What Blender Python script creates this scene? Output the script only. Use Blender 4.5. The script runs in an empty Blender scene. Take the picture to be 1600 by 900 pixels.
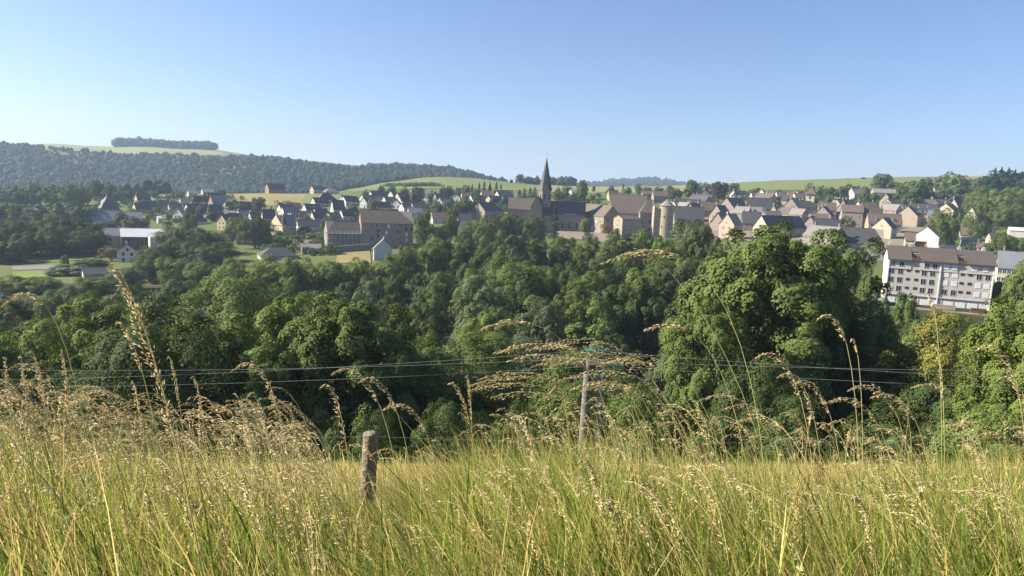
import bpy, math, random
import numpy as np
from mathutils import Vector, Matrix

random.seed(7)
rng = np.random.default_rng(7)
sc = bpy.context.scene
C = sc.collection
R = math.radians

# ------------------------------------------------------------------ camera
FPX = 1110.0                      # focal length in photo pixels (1600 wide)
ROLL = R(2.7)
PITCH = math.atan(150 * math.cos(ROLL) / FPX)
CAMROT = Matrix.Rotation(R(90) - PITCH, 3, 'X') @ Matrix.Rotation(ROLL, 3, 'Z')
cam_d = bpy.data.cameras.new('camera')
cam_d.sensor_width = 36.0
cam_d.lens = FPX / 1600 * 36.0
cam_d.clip_start = 0.05
cam_d.clip_end = 30000
cam = bpy.data.objects.new('camera', cam_d)
C.objects.link(cam)
cam.matrix_world = CAMROT.to_4x4()        # eye at the origin
sc.camera = cam

# ------------------------------------------------------------------ sky, sun, exposure
SUN_AZ, SUN_EL = R(-86), R(32)    # azimuth from +Y, negative = left
world = bpy.data.worlds.new('World')
sc.world = world
world.use_nodes = True
nt = world.node_tree
bg = nt.nodes['Background']
sky = nt.nodes.new('ShaderNodeTexSky')
sky.sky_type = 'NISHITA'
sky.sun_disc = False
sky.sun_elevation = SUN_EL
sky.sun_rotation = SUN_AZ
sky.altitude = 400
sky.air_density = 0.95
sky.dust_density = 1.2
sky.ozone_density = 5.5
tint = nt.nodes.new('ShaderNodeMix'); tint.data_type = 'RGBA'; tint.blend_type = 'MULTIPLY'
tint.inputs[0].default_value = 1.0; tint.inputs[7].default_value = (1.04, .975, 1.0, 1)   # faint violet cast of the camera
nt.links.new(sky.outputs[0], tint.inputs[6]); nt.links.new(tint.outputs[2], bg.inputs[0])
bg.inputs[1].default_value = 0.064

sun_d = bpy.data.lights.new('sun', 'SUN')
sun_d.energy = 5.0
sun_d.angle = R(0.53)
sun_d.color = (1.0, 0.90, 0.74)
sun = bpy.data.objects.new('sun', sun_d)
C.objects.link(sun)
sdir = Vector((math.sin(SUN_AZ) * math.cos(SUN_EL), math.cos(SUN_AZ) * math.cos(SUN_EL), math.sin(SUN_EL)))
sun.rotation_euler = sdir.to_track_quat('Z', 'Y').to_euler()
sun.location = sdir * 300

vs = sc.view_settings
vs.view_transform = 'Standard'
vs.look = 'None'
vs.exposure = 1.45
vs.gamma = 1.0
vs.use_curve_mapping = False
sc.render.engine = 'CYCLES'
cy = sc.cycles
cy.use_denoising = True
try:
    cy.denoiser = 'OPENIMAGEDENOISE'
    cy.denoising_input_passes = 'RGB_ALBEDO_NORMAL'
except Exception:
    pass
cy.max_bounces = 6
cy.diffuse_bounces = 3
cy.transmission_bounces = 4
cy.volume_bounces = 0
cy.use_adaptive_sampling = True
cy.adaptive_threshold = 0.015

# ------------------------------------------------------------------ pixel <-> world
_M = np.array(CAMROT)
def ray(px, py):
    return _M @ np.array([(px - 800) / FPX, (450 - py) / FPX, -1.0])
def P(px, py, Y):
    d = ray(px, py)
    return d * (Y / d[1])
def proj(p):
    q = _M.T @ np.asarray(p, float)
    return 800 + FPX * q[0] / -q[2], 450 - FPX * q[1] / -q[2]

# ------------------------------------------------------------------ terrain
# stations: depth -> list of (px, row) of the bare ground seen there
PXS = [-700, 2300]
def flat(row):
    return [(-700, row), (2300, row)]
FARL = -700
ST = [
    (160, flat(522)), (185, flat(478)), (215, flat(452)), (250, flat(431)), (300, flat(407)), (380, flat(379)),
    (440, flat(362)), (500, flat(341)), (560, flat(322)), (620, flat(308)),
    (680, [(-700, 304), (100, 304), (380, 302), (480, 302), (560, 303), (800, 303), (1100, 303), (1300, 302), (1450, 299), (2300, 296)]),
    (760, [(-700, 306), (480, 305), (545, 299), (600, 295), (690, 292), (775, 294), (850, 297), (950, 299), (1100, 297), (1200, 294), (1400, 290), (2300, 284)]),
    (900, [(-700, 312), (470, 309), (545, 297), (600, 286), (650, 279), (690, 275.5), (730, 277.5), (775, 283), (840, 289), (900, 292), (1000, 293), (1080, 291), (1140, 287), (1200, 283), (1300, 280), (1400, 277), (2300, 268)]),
    (1010, [(-700, 312), (470, 309), (545, 302), (600, 290), (650, 281), (690, 278.5), (775, 286), (850, 291), (1000, 293.5), (1140, 288), (1200, 284), (1400, 278), (2300, 270)]),
    (1150, [(-700, 302), (300, 304), (500, 300), (600, 290), (700, 292), (775, 296), (850, 296), (1000, 296), (1200, 292), (1400, 287), (2300, 284)]),
    (1280, [(-700, 260), (0, 262), (200, 276), (340, 276), (400, 276), (470, 280), (520, 282), (575, 285), (640, 281), (700, 286), (740, 290), (775, 297), (850, 297), (1000, 297), (1200, 294), (2300, 288)]),
    (1420, [(-700, 228), (0, 231), (60, 234), (120, 238), (200, 244), (340, 247), (400, 251), (470, 259), (520, 264), (575, 269), (640, 267), (700, 270), (740, 276), (775, 288), (850, 294), (1000, 297), (1200, 295), (2300, 290)]),
    (1600, [(-700, 225), (0, 231), (60, 231), (120, 233), (200, 237), (340, 241), (400, 246), (470, 254), (520, 259), (575, 264), (640, 266), (700, 271), (740, 278), (775, 291), (850, 295), (1000, 297), (2300, 292)]),
    (2000, [(-700, 222), (0, 227), (60, 225), (180, 229), (340, 235), (400, 243), (520, 256), (575, 262), (640, 270), (700, 278), (775, 293), (850, 295), (1000, 297), (2300, 293)]),
    (2600, [(-700, 240), (200, 242), (400, 255), (575, 275), (700, 290), (850, 296), (1000, 298), (2300, 294)]),
    (3000, [(-700, 270), (400, 280), (700, 293), (860, 296), (915, 293), (960, 289), (1020, 285.5), (1055, 289), (1085, 294), (1200, 297), (2300, 295)]),
    (3600, [(-700, 285), (700, 295), (1000, 296), (2300, 297)]),
    (9000, [(-700, 298), (2300, 298)]),
]
NEAR = [(-60, 8.0), (-20, 2.6), (-3, -.4), (0, -.86), (1, -1.0), (2, -1.26), (3, -1.64), (4, -2.1), (5, -2.6), (10.7, -4.32), (12.5, -5.1), (16, -7.2), (22, -10.8), (30, -15), (36, -18), (50, -25),
        (65, -31), (80, -35), (95, -37), (115, -37), (140, -34.5)]
TILT = math.tan(ROLL)
_sx, _sz, _sy = [], [], []
GX = np.linspace(-1, 1, 401)
def _halfw(y):
    return 60 + 1.25 * max(y, 0)
for y, z in NEAR:
    _sy.append(y)
    _sz.append(z + TILT * GX * _halfw(y))
for y, tab in ST:
    pts = np.array([P(px, r, y) for px, r in tab])
    xs = GX * _halfw(y)
    z = np.interp(xs, pts[:, 0], pts[:, 2])
    # extrapolate gently with the same cross slope beyond the table
    z = np.where(xs > pts[-1, 0], pts[-1, 2], z)
    _sy.append(y)
    k = np.exp(-np.linspace(-2, 2, 15) ** 2); k /= k.sum()
    zp = np.pad(z, 7, mode='edge')
    _sz.append(np.convolve(zp, k, 'valid'))
_sy = np.array(_sy)
_sz = np.array(_sz)
def ground(x, y):
    x = np.asarray(x, float); y = np.asarray(y, float)
    i = np.clip(np.searchsorted(_sy, y) - 1, 0, len(_sy) - 2)
    t = np.clip((y - _sy[i]) / (_sy[i + 1] - _sy[i]), 0, 1)
    hw = 60 + 1.25 * np.maximum(y, 0)
    f = np.clip((x / hw + 1) * 200, 0, 399.999)
    j = f.astype(int); s = f - j
    a = _sz[i, j] * (1 - s) + _sz[i, j + 1] * s
    b = _sz[i + 1, j] * (1 - s) + _sz[i + 1, j + 1] * s
    z = a * (1 - t) + b * t
    # soft unevenness, growing with distance from the meadow
    amp = np.clip((y - 15) / 60, 0, 1) * 0.25
    z = z + amp * (np.sin(x * .11 + y * .05) + np.sin(y * .13 - x * .04 + 2))
    amp2 = np.clip((y - 900) / 400, 0, 1) * 3.0
    z = z + amp2 * (np.sin(x * .013 + 1) * np.sin(y * .011) + .5 * np.sin(x * .03 + y * .02))
    z = z + np.clip(1 - np.abs(y - 5) / 10, 0, 1) * .03 * np.sin(x * 1.7) * np.sin(y * 1.3)
    return z
def G(x, y):
    return float(ground(x, y))
def hit(px, py, y0=3.0, y1=6000.0):
    ys = np.geomspace(y0, y1, 900)
    d = ray(px, py)
    pts = d[None, :] * (ys / d[1])[:, None]
    below = pts[:, 2] < ground(pts[:, 0], ys)
    k = int(np.argmax(below))
    if not below.any():
        return d * (800 / d[1])
    if k == 0:
        return pts[0]
    lo, hi = ys[k - 1], ys[k]
    for _ in range(25):
        m = (lo + hi) / 2
        p = d * (m / d[1])
        if p[2] < G(p[0], m): hi = m
        else: lo = m
    return d * (hi / d[1])

# ------------------------------------------------------------------ materials
def new_mat(name):
    m = bpy.data.materials.new(name); m.use_nodes = True
    return m, m.node_tree, m.node_tree.nodes['Principled BSDF']
def mixcol(nt, fac, a, b):
    n = nt.nodes.new('ShaderNodeMix'); n.data_type = 'RGBA'
    if hasattr(fac, 'links') or hasattr(fac, 'is_linked'): nt.links.new(fac, n.inputs[0])
    else: n.inputs[0].default_value = fac
    for k, v in ((6, a), (7, b)):
        if isinstance(v, (tuple, list)): n.inputs[k].default_value = (*v[:3], 1)
        else: nt.links.new(v, n.inputs[k])
    return n.outputs[2]
def noise(nt, scale, detail=4, rough=.6, coord='Object', stretch=None):
    tc = nt.nodes.new('ShaderNodeTexCoord')
    src = tc.outputs[coord]
    if stretch:
        mp = nt.nodes.new('ShaderNodeMapping'); mp.inputs['Scale'].default_value = stretch
        nt.links.new(src, mp.inputs[0]); src = mp.outputs[0]
    n = nt.nodes.new('ShaderNodeTexNoise')
    n.inputs['Scale'].default_value = scale; n.inputs['Detail'].default_value = detail; n.inputs['Roughness'].default_value = rough
    nt.links.new(src, n.inputs['Vector'])
    return n.outputs['Fac']
def ramp(nt, fac, lo, hi):
    n = nt.nodes.new('ShaderNodeMapRange'); n.inputs[1].default_value = lo; n.inputs[2].default_value = hi
    nt.links.new(fac, n.inputs[0])
    return n.outputs[0]
def rough_mat(name, a, b, scale=1.5, rough=.85, c=None, stretch=None, bump=0, bscale=8, vary=.0, spec=.3):
    m, nt, p = new_mat(name)
    f = ramp(nt, noise(nt, scale, 5, .65, stretch=stretch), .3, .7)
    col = mixcol(nt, f, a, b)
    if c:
        f2 = ramp(nt, noise(nt, scale * 4.3, 3, .6), .55, .75)
        col = mixcol(nt, f2, col, c)
    if vary:
        oi = nt.nodes.new('ShaderNodeObjectInfo')
        hs = nt.nodes.new('ShaderNodeHueSaturation')
        mr = nt.nodes.new('ShaderNodeMapRange'); mr.inputs[3].default_value = 1 - vary; mr.inputs[4].default_value = 1 + vary
        nt.links.new(oi.outputs['Random'], mr.inputs[0])
        nt.links.new(mr.outputs[0], hs.inputs['Value']); nt.links.new(col, hs.inputs['Color'])
        col = hs.outputs[0]
    nt.links.new(col, p.inputs['Base Color'])
    p.inputs['Roughness'].default_value = rough
    p.inputs['Specular IOR Level'].default_value = spec
    if bump:
        bn = nt.nodes.new('ShaderNodeBump'); bn.inputs['Strength'].default_value = bump; bn.inputs['Distance'].default_value = .05
        nt.links.new(noise(nt, bscale, 4), bn.inputs['Height']); nt.links.new(bn.outputs[0], p.inputs['Normal'])
    return m
WALL = {
    'W': rough_mat('render_white', (.52, .50, .46), (.44, .42, .38), .5, c=(.38, .36, .32), vary=.06),
    'C': rough_mat('render_cream', (.43, .38, .295), (.37, .325, .25), .5, c=(.31, .265, .205), vary=.06),
    'Y': rough_mat('render_yellow', (.47, .38, .23), (.41, .33, .20), .5, c=(.34, .27, .17)),
    'S': rough_mat('stone_wall', (.26, .225, .185), (.175, .15, .125), 1.1, c=(.33, .29, .24), bump=.5, bscale=5, vary=.08),
    'T': rough_mat('stone_tan', (.33, .28, .22), (.25, .21, .165), .9, c=(.20, .17, .135), bump=.5, bscale=5, vary=.08),
    'G': rough_mat('render_grey', (.42, .42, .42), (.36, .36, .36), .5, c=(.3, .3, .3), vary=.06),
    'P': rough_mat('render_pink', (.39, .31, .255), (.335, .265, .22), .6, c=(.28, .22, .185)),
    'R': rough_mat('brick_red', (.31, .175, .125), (.25, .14, .105), 1.2, c=(.24, .16, .13)),
    'D': rough_mat('timber_dark', (.10, .07, .05), (.07, .05, .04), 2),
    'B': rough_mat('render_bluewhite', (.48, .49, .50), (.43, .44, .45), .5),
}
ROOF = {
    's': rough_mat('slate_roof', (.056, .058, .065), (.036, .038, .043), .8, .65, c=(.085, .083, .082), stretch=(1, 1, .35), vary=.2, spec=.35),
    'b': rough_mat('stone_slate_roof', (.125, .098, .080), (.080, .066, .056), .7, .8, c=(.16, .135, .10), stretch=(1, 1, .4), vary=.12),
    'g': rough_mat('pale_slate_roof', (.21, .195, .18), (.15, .145, .14), .7, .6, c=(.27, .25, .22), stretch=(1, 1, .4), vary=.1),
    'w': rough_mat('white_sheet_roof', (.62, .62, .62), (.54, .54, .55), .3, .45),
    'o': rough_mat('orange_tile_roof', (.42, .16, .08), (.34, .13, .07), 1.2),
    'm': rough_mat('grey_sheet_roof', (.16, .17, .185), (.125, .135, .15), .2, .5),
}
GLASS = rough_mat('window_glass', (.03, .035, .042), (.02, .022, .03), .4, .12, spec=.5)
FRAME = rough_mat('window_frame', (.62, .61, .58), (.55, .54, .5), 1)
SHUT_W = rough_mat('shutter_white', (.66, .66, .65), (.6, .6, .6), 1)
SHUT_R = rough_mat('shutter_red', (.36, .075, .05), (.3, .06, .05), 1)
DOOR = rough_mat('door_brown', (.13, .07, .04), (.09, .05, .03), 1)
METAL = rough_mat('steel', (.4, .4, .4), (.33, .33, .34), 2, .4)

def foliage_mat(name, trans=.32):
    m, nt, p = new_mat(name)
    oi = nt.nodes.new('ShaderNodeObjectInfo')
    f = ramp(nt, noise(nt, 9.0, 3, .6, 'Object'), .3, .7)
    mul = nt.nodes.new('ShaderNodeMix'); mul.data_type = 'RGBA'; mul.blend_type = 'MULTIPLY'; mul.inputs[0].default_value = 1
    nt.links.new(oi.outputs['Color'], mul.inputs[6])
    v = mixcol(nt, f, (.72, .74, .8), (1.2, 1.16, .92))
    nt.links.new(v, mul.inputs[7])
    hs = nt.nodes.new('ShaderNodeHueSaturation')
    mr = nt.nodes.new('ShaderNodeMapRange'); mr.inputs[3].default_value = .8; mr.inputs[4].default_value = 1.2
    nt.links.new(oi.outputs['Random'], mr.inputs[0]); nt.links.new(mr.outputs[0], hs.inputs['Value'])
    nt.links.new(mul.outputs[2], hs.inputs['Color'])
    nt.links.new(hs.outputs[0], p.inputs['Base Color'])
    p.inputs['Roughness'].default_value = .7
    p.inputs['Specular IOR Level'].default_value = .1
    tr = nt.nodes.new('ShaderNodeBsdfTranslucent')
    tcol = mixcol(nt, .5, hs.outputs[0], (.16, .22, .02))
    nt.links.new(tcol, tr.inputs[0])
    ms = nt.nodes.new('ShaderNodeMixShader'); ms.inputs[0].default_value = trans
    nt.links.new(p.outputs[0], ms.inputs[1]); nt.links.new(tr.outputs[0], ms.inputs[2])
    nt.links.new(ms.outputs[0], nt.nodes['Material Output'].inputs[0])
    return m
LEAF = foliage_mat('foliage', .2)
NEEDLE = foliage_mat('needles', .12)
BARK = rough_mat('bark', (.10, .075, .055), (.06, .045, .035), 6, .9, bump=.6, bscale=14)

# ------------------------------------------------------------------ object helpers
def tag(o, label=None, cat=None, group=None, kind=None):
    if label: o['label'] = label
    if cat: o['category'] = cat
    if group: o['group'] = group
    if kind: o['kind'] = kind
    return o
def link(o, parent=None):
    C.objects.link(o)
    if parent is not None: o.parent = parent
    return o
def empty(name, loc=(0, 0, 0), rz=0):
    o = bpy.data.objects.new(name, None)
    o.empty_display_size = .5
    o.location = loc; o.rotation_euler = (0, 0, rz)
    return link(o)
class MB:
    def __init__(s): s.v = []; s.f = []; s.m = []
    def face(s, pts, mat=0):
        k = len(s.v); s.v += [tuple(p) for p in pts]; s.f.append(tuple(range(k, k + len(pts)))); s.m.append(mat)
    def poly(s, verts, faces, mat=0):
        k = len(s.v); s.v += [tuple(p) for p in verts]
        for f in faces: s.f.append(tuple(k + i for i in f)); s.m.append(mat)
    def box(s, x0, x1, y0, y1, z0, z1, mat=0):
        v = [(x, y, z) for z in (z0, z1) for y in (y0, y1) for x in (x0, x1)]
        s.poly(v, [(0, 2, 3, 1), (4, 5, 7, 6), (0, 1, 5, 4), (2, 6, 7, 3), (0, 4, 6, 2), (1, 3, 7, 5)], mat)
    def cyl(s, p0, p1, r0, r1, n=8, mat=0, cap=True):
        p0 = Vector(p0); p1 = Vector(p1); ax = (p1 - p0).normalized()
        a = ax.orthogonal().normalized(); b = ax.cross(a)
        v = []
        for p, r in ((p0, r0), (p1, r1)):
            for i in range(n):
                t = 2 * math.pi * i / n
                v.append(p + (a * math.cos(t) + b * math.sin(t)) * r)
        f = [(i, (i + 1) % n, n + (i + 1) % n, n + i) for i in range(n)]
        if cap: f += [tuple(range(n))[::-1], tuple(range(n, 2 * n))]
        s.poly(v, f, mat)
    def tube(s, pts, radii, n=6, mat=0):
        k = len(s.v); pts = [Vector(p) for p in pts]
        for i, p in enumerate(pts):
            ax = (pts[min(i + 1, len(pts) - 1)] - pts[max(i - 1, 0)]).normalized()
            a = ax.cross(Vector((.3, .9, .2))).normalized(); b = ax.cross(a)
            for j in range(n):
                t = 2 * math.pi * j / n
                s.v.append(tuple(p + (a * math.cos(t) + b * math.sin(t)) * radii[i]))
        for i in range(len(pts) - 1):
            for j in range(n):
                s.f.append((k + i * n + j, k + i * n + (j + 1) % n, k + (i + 1) * n + (j + 1) % n, k + (i + 1) * n + j)); s.m.append(mat)
        s.f.append(tuple(k + (len(pts) - 1) * n + j for j in range(n))); s.m.append(mat)
    def mesh(s, name, mats, smooth=False):
        me = bpy.data.meshes.new(name); me.from_pydata(s.v, [], s.f)
        for m in (mats if isinstance(mats, (list, tuple)) else [mats]): me.materials.append(m)
        if len(me.materials) > 1: me.polygons.foreach_set('material_index', s.m)
        if smooth: me.polygons.foreach_set('use_smooth', [True] * len(me.polygons))
        me.update()
        return me
    def build(s, name, mats, parent=None, smooth=False):
        return link(bpy.data.objects.new(name, s.mesh(name, mats, smooth)), parent)
def np_mesh(name, V, F, mat, col=None, smooth=False, cname='col'):
    """V (n,3), F (m,k) all faces with k corners"""
    me = bpy.data.meshes.new(name)
    V = np.ascontiguousarray(V, np.float32); F = np.ascontiguousarray(F, np.int32)
    m, k = F.shape
    me.vertices.add(len(V)); me.vertices.foreach_set('co', V.ravel())
    me.loops.add(m * k); me.loops.foreach_set('vertex_index', F.ravel())
    me.polygons.add(m); me.polygons.foreach_set('loop_start', np.arange(0, m * k, k, dtype=np.int32))
    if smooth: me.polygons.foreach_set('use_smooth', np.ones(m, bool))
    me.materials.append(mat)
    me.update(calc_edges=True)
    if col is not None:
        a = me.attributes.new(cname, 'FLOAT_COLOR', 'POINT')
        a.data.foreach_set('color', np.ascontiguousarray(np.c_[col, np.ones(len(col))], np.float32).ravel())
    return me

# ------------------------------------------------------------------ ground sheet, fields, roads
def ground_material():
    m, nt, p = new_mat('meadow_ground')
    n1 = ramp(nt, noise(nt, .012, 5, .6), .35, .65)
    n2 = ramp(nt, noise(nt, .25, 4, .7), .3, .7)
    c = mixcol(nt, n1, (.07, .105, .028), (.11, .125, .038))
    c = mixcol(nt, n2, c, (.095, .115, .034))
    nt.links.new(c, p.inputs['Base Color']); p.inputs['Roughness'].default_value = .95
    p.inputs['Specular IOR Level'].default_value = .1
    return m
GROUND = ground_material()
ys = np.unique(np.concatenate([np.linspace(-30, 14, 60), np.geomspace(14, 9000, 330)]))
ss = np.linspace(-1, 1, 260)
YY, SS = np.meshgrid(ys, ss, indexing='ij')
XX = SS * (60 + 1.2 * np.maximum(YY, 0))
ZZ = ground(XX, YY)
nn = len(ss)
idx = np.arange(len(ys) * nn).reshape(len(ys), nn)
F = np.stack([idx[:-1, :-1], idx[:-1, 1:], idx[1:, 1:], idx[1:, :-1]], -1).reshape(-1, 4)
gme = np_mesh('ground', np.stack([XX, YY, ZZ], -1).reshape(-1, 3), F, GROUND, smooth=True)
tag(link(bpy.data.objects.new('ground', gme)), kind='structure')

def field_mat(name, a, b, s=.05):
    return rough_mat(name, a, b, s, .95, c=tuple(v * .78 for v in a), stretch=(1, .35, 1), spec=.1)
F_GREEN = field_mat('field_green', (.13, .185, .045), (.16, .20, .055))
F_PALE = field_mat('field_pale', (.17, .19, .075), (.20, .21, .085))
F_STRAW = field_mat('field_straw', (.23, .19, .085), (.19, .165, .07))
F_LAWN = field_mat('lawn', (.12, .17, .035), (.15, .185, .045))
F_OLIVE = field_mat('field_olive', (.115, .15, .055), (.145, .165, .06))
F_ROAD_SHADE = rough_mat('road_shade_grey', (.16, .155, .15), (.12, .12, .12), .3, .9)  # real paving, and the painted shadow band between the lawns
F_EARTH = rough_mat('bare_earth', (.22, .18, .13), (.17, .14, .10), .2, .95)
def sheet(name, quad, mat, lift=.25, n=24, m=10, y0=3.0):
    """a sheet draped over the ground; quad = pixel corners of its outline on the ground"""
    q = np.array(quad, float)
    pts = []
    cor = [hit(*c, y0=y0)[:2] for c in q]
    for i in range(m):
        t = i / (m - 1)
        for j in range(n):
            s = j / (n - 1)
            xy = (cor[0] * (1 - s) + cor[1] * s) * (1 - t) + (cor[3] * (1 - s) + cor[2] * s) * t
            pts.append((xy[0], xy[1]))
    pts = np.array(pts)
    V = np.c_[pts, ground(pts[:, 0], pts[:, 1]) + lift]
    ix = np.arange(n * m).reshape(m, n)
    F = np.stack([ix[:-1, :-1], ix[:-1, 1:], ix[1:, 1:], ix[1:, :-1]], -1).reshape(-1, 4)
    o = link(bpy.data.objects.new(name, np_mesh(name, V, F, mat, smooth=True)))
    return tag(o, kind='structure')

# fields and lawns on the far side
sheet('field', [(350, 322), (470, 322), (480, 302.8), (330, 302.8)], F_STRAW)
sheet('field', [(470, 322), (545, 315), (560, 305), (480, 303)], F_OLIVE)
sheet('lawn', [(22, 414), (158, 404), (160, 398), (40, 403)], F_LAWN)
sheet('lawn', [(20, 436), (135, 432), (140, 421), (20, 424)], F_LAWN)
sheet('road_and_shade', [(20, 423), (150, 420), (150, 413), (20, 417)], F_ROAD_SHADE)  # shadow band between the lawns, painted as a grey sheet
sheet('field', [(148, 318), (200, 318), (205, 308), (150, 308)], F_LAWN)
sheet('field', [(236, 313), (275, 313), (280, 305), (236, 306)], F_PALE)
sheet('field', [(0, 353), (44, 353), (44, 344), (0, 344)], F_STRAW)
sheet('field', [(224, 345), (242, 345), (242, 336), (224, 336)], F_STRAW)
sheet('field', [(525, 412), (580, 412), (578, 392), (528, 392)], F_STRAW)
sheet('field', [(860, 326), (960, 331), (955, 319), (860, 317)], F_LAWN)
sheet('field', [(1090, 316), (1120, 316), (1122, 307), (1085, 307)], F_STRAW)
sheet('car_park', [(1318, 402), (1392, 410), (1376, 386), (1316, 392)], F_ROAD_SHADE)
sheet('road_and_shade', [(402, 392), (440, 382), (452, 377), (428, 382)], F_ROAD_SHADE)
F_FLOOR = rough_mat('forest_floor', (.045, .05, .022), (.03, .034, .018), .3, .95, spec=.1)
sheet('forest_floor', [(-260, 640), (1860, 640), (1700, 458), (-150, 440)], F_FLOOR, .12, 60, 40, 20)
sheet('street', [(1050, 372), (1470, 392), (1470, 338), (1100, 330)], F_EARTH, .2)
sheet('street', [(870, 372), (1050, 372), (1100, 330), (950, 335)], F_EARTH, .2)
def sheet_z(name, pts, mat, lift=.3, n=40, m=22):
    """far field given as world rows (depth, px range, rows only pick x)"""
    V = []
    for Y, pa, pb in pts:
        xa = P(pa, 295, Y)[0]; xb = P(pb, 295, Y)[0]
        for j in range(n):
            x = xa + (xb - xa) * j / (n - 1)
            V.append((x, Y, G(x, Y) + lift))
    m = len(pts)
    ix = np.arange(n * m).reshape(m, n)
    F = np.stack([ix[:-1, :-1], ix[:-1, 1:], ix[1:, 1:], ix[1:, :-1]], -1).reshape(-1, 4)
    o = link(bpy.data.objects.new(name, np_mesh(name, np.array(V), F, mat, smooth=True)))
    return tag(o, kind='structure')
def ramp_rows(a, b, n): return list(np.linspace(a, b, n))
sheet_z('field', [(y, 548 - (y - 740) * .05, 850) for y in ramp_rows(735, 1040, 24)], F_OLIVE, .4)
sheet_z('field', [(y, 850.5, 1075) for y in ramp_rows(700, 1040, 24)], F_PALE, .4)
sheet_z('field', [(y, 1076, 1475) for y in ramp_rows(715, 1060, 24)], F_OLIVE, .4)
sheet_z('field', [(y, 1475.5, 1750) for y in ramp_rows(715, 1060, 24)], F_STRAW, .4)
sheet_z('field', [(y, -60, 350) for y in ramp_rows(1470, 2060, 24)], F_PALE, 1.2)
sheet_z('field', [(y, 350.5, 600) for y in ramp_rows(1470, 2060, 24)], F_OLIVE, 1.2)

# ------------------------------------------------------------------ buildings
def window_mesh(w, h, fm, arch=False):
    b = MB(); t = .08
    b.box(-w / 2 - t, w / 2 + t, -.07, .0, -t, 0, 0)           # sill
    b.box(-w / 2 - t, w / 2 + t, -.05, .0, h, h + t, 0)
    b.box(-w / 2 - t, -w / 2, -.05, .0, 0, h, 0)
    b.box(w / 2, w / 2 + t, -.05, .0, 0, h, 0)
    b.box(-w / 2, w / 2, -.02, .0, 0, h, 1)
    b.box(-.035, .035, -.035, -.02, 0, h, 0)
    return b.mesh('window', [fm, GLASS])
WIN = {}
def win_me(w, h, key='n'):
    k = (round(w, 1), round(h, 1), key)
    if k not in WIN:
        WIN[k] = window_mesh(k[0], k[1], {'n': FRAME, 'd': ROOF['b'], 'a': WALL['G']}[key])
    return WIN[k]
SHUTME = {}
def shut_me(w, h, key):
    k = (w, h, key)
    if k not in SHUTME:
        b = MB(); b.box(-w / 2, w / 2, -.06, 0, 0, h)
        for i in range(4): b.box(-w / 2 + .05, w / 2 - .05, -.075, -.06, h * (i + .15) / 4, h * (i + .85) / 4)
        SHUTME[k] = b.mesh('shutter', SHUT_W if key == 'w' else SHUT_R)
    return SHUTME[k]
def put(name, me, parent, loc, rz=0):
    o = bpy.data.objects.new(name, me); o.location = loc; o.rotation_euler = (0, 0, rz)
    return link(o, parent)
def chimney(roof, x, y, z0, z1, mat, w=.55, d=.8):
    b = MB(); b.box(-w / 2, w / 2, -d / 2, d / 2, z0, z1); b.box(-w / 2 - .08, w / 2 + .08, -d / 2 - .08, d / 2 + .08, z1, z1 + .12)
    b.cyl((0, -.18, z1 + .12), (0, -.18, z1 + .5), .12, .1, 6); b.cyl((0, .18, z1 + .12), (0, .18, z1 + .5), .12, .1, 6)
    o = b.build('chimney', mat, roof); o.location = (x, y, 0)
    return o
def gable_wall(L, W, he, hr, mat, parent, name='wall', hipends=False, z0=-1.5):
    b = MB(); x, y = L / 2, W / 2
    v = [(-x, -y, z0), (x, -y, z0), (x, y, z0), (-x, y, z0), (-x, -y, he), (x, -y, he), (x, y, he), (-x, y, he)]
    if hipends:
        b.poly(v, [(0, 1, 5, 4), (1, 2, 6, 5), (2, 3, 7, 6), (3, 0, 4, 7), (4, 5, 6, 7)])
    else:
        v += [(-x, 0, hr), (x, 0, hr)]
        b.poly(v, [(0, 1, 5, 4), (1, 2, 6, 9, 5), (2, 3, 7, 6), (3, 0, 4, 8, 7), (4, 5, 9, 8), (6, 7, 8, 9)])
    return b.build(name, mat, parent)
def roof_mesh(L, W, he, hr, hip=(0, 0), o=.35, og=.3, t=.2):
    """hip = length by which the ridge is pulled in at the left and right end"""
    b = MB(); x, y = L / 2, W / 2; s = (hr - he) / y
    def lay(dz):
        xl = -x - (o if hip[0] else og); xr = x + (o if hip[1] else og)
        ze = he - o * s * (1 if not (hip[0] and hip[1]) else 1) + dz
        return [(xl, -y - o, ze), (xr, -y - o, ze), (xr, y + o, ze), (xl, y + o, ze),
                (-x + hip[0] if hip[0] else xl, 0, hr + dz), (x - hip[1] if hip[1] else xr, 0, hr + dz)]
    up, lo = lay(t + .02), lay(.02)
    v = up + lo
    f = [(0, 1, 5, 4), (2, 3, 4, 5), (6, 10, 11, 7), (8, 11, 10, 9), (0, 6, 7, 1), (2, 8, 9, 3)]
    if hip[0]: f += [(3, 0, 4), (9, 10, 6), (3, 9, 6, 0)]
    else: f += [(0, 4, 10, 6), (4, 3, 9, 10)]
    if hip[1]: f += [(1, 2, 5), (7, 11, 8), (1, 7, 8, 2)]
    else: f += [(1, 7, 11, 5), (5, 11, 8, 2)]
    b.poly(v, f)
    # ridge capping
    b.box(up[4][0], up[5][0], -.12, .12, hr + t - .02, hr + t + .08)
    return b
REPORT = []
HOUSES = []
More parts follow.
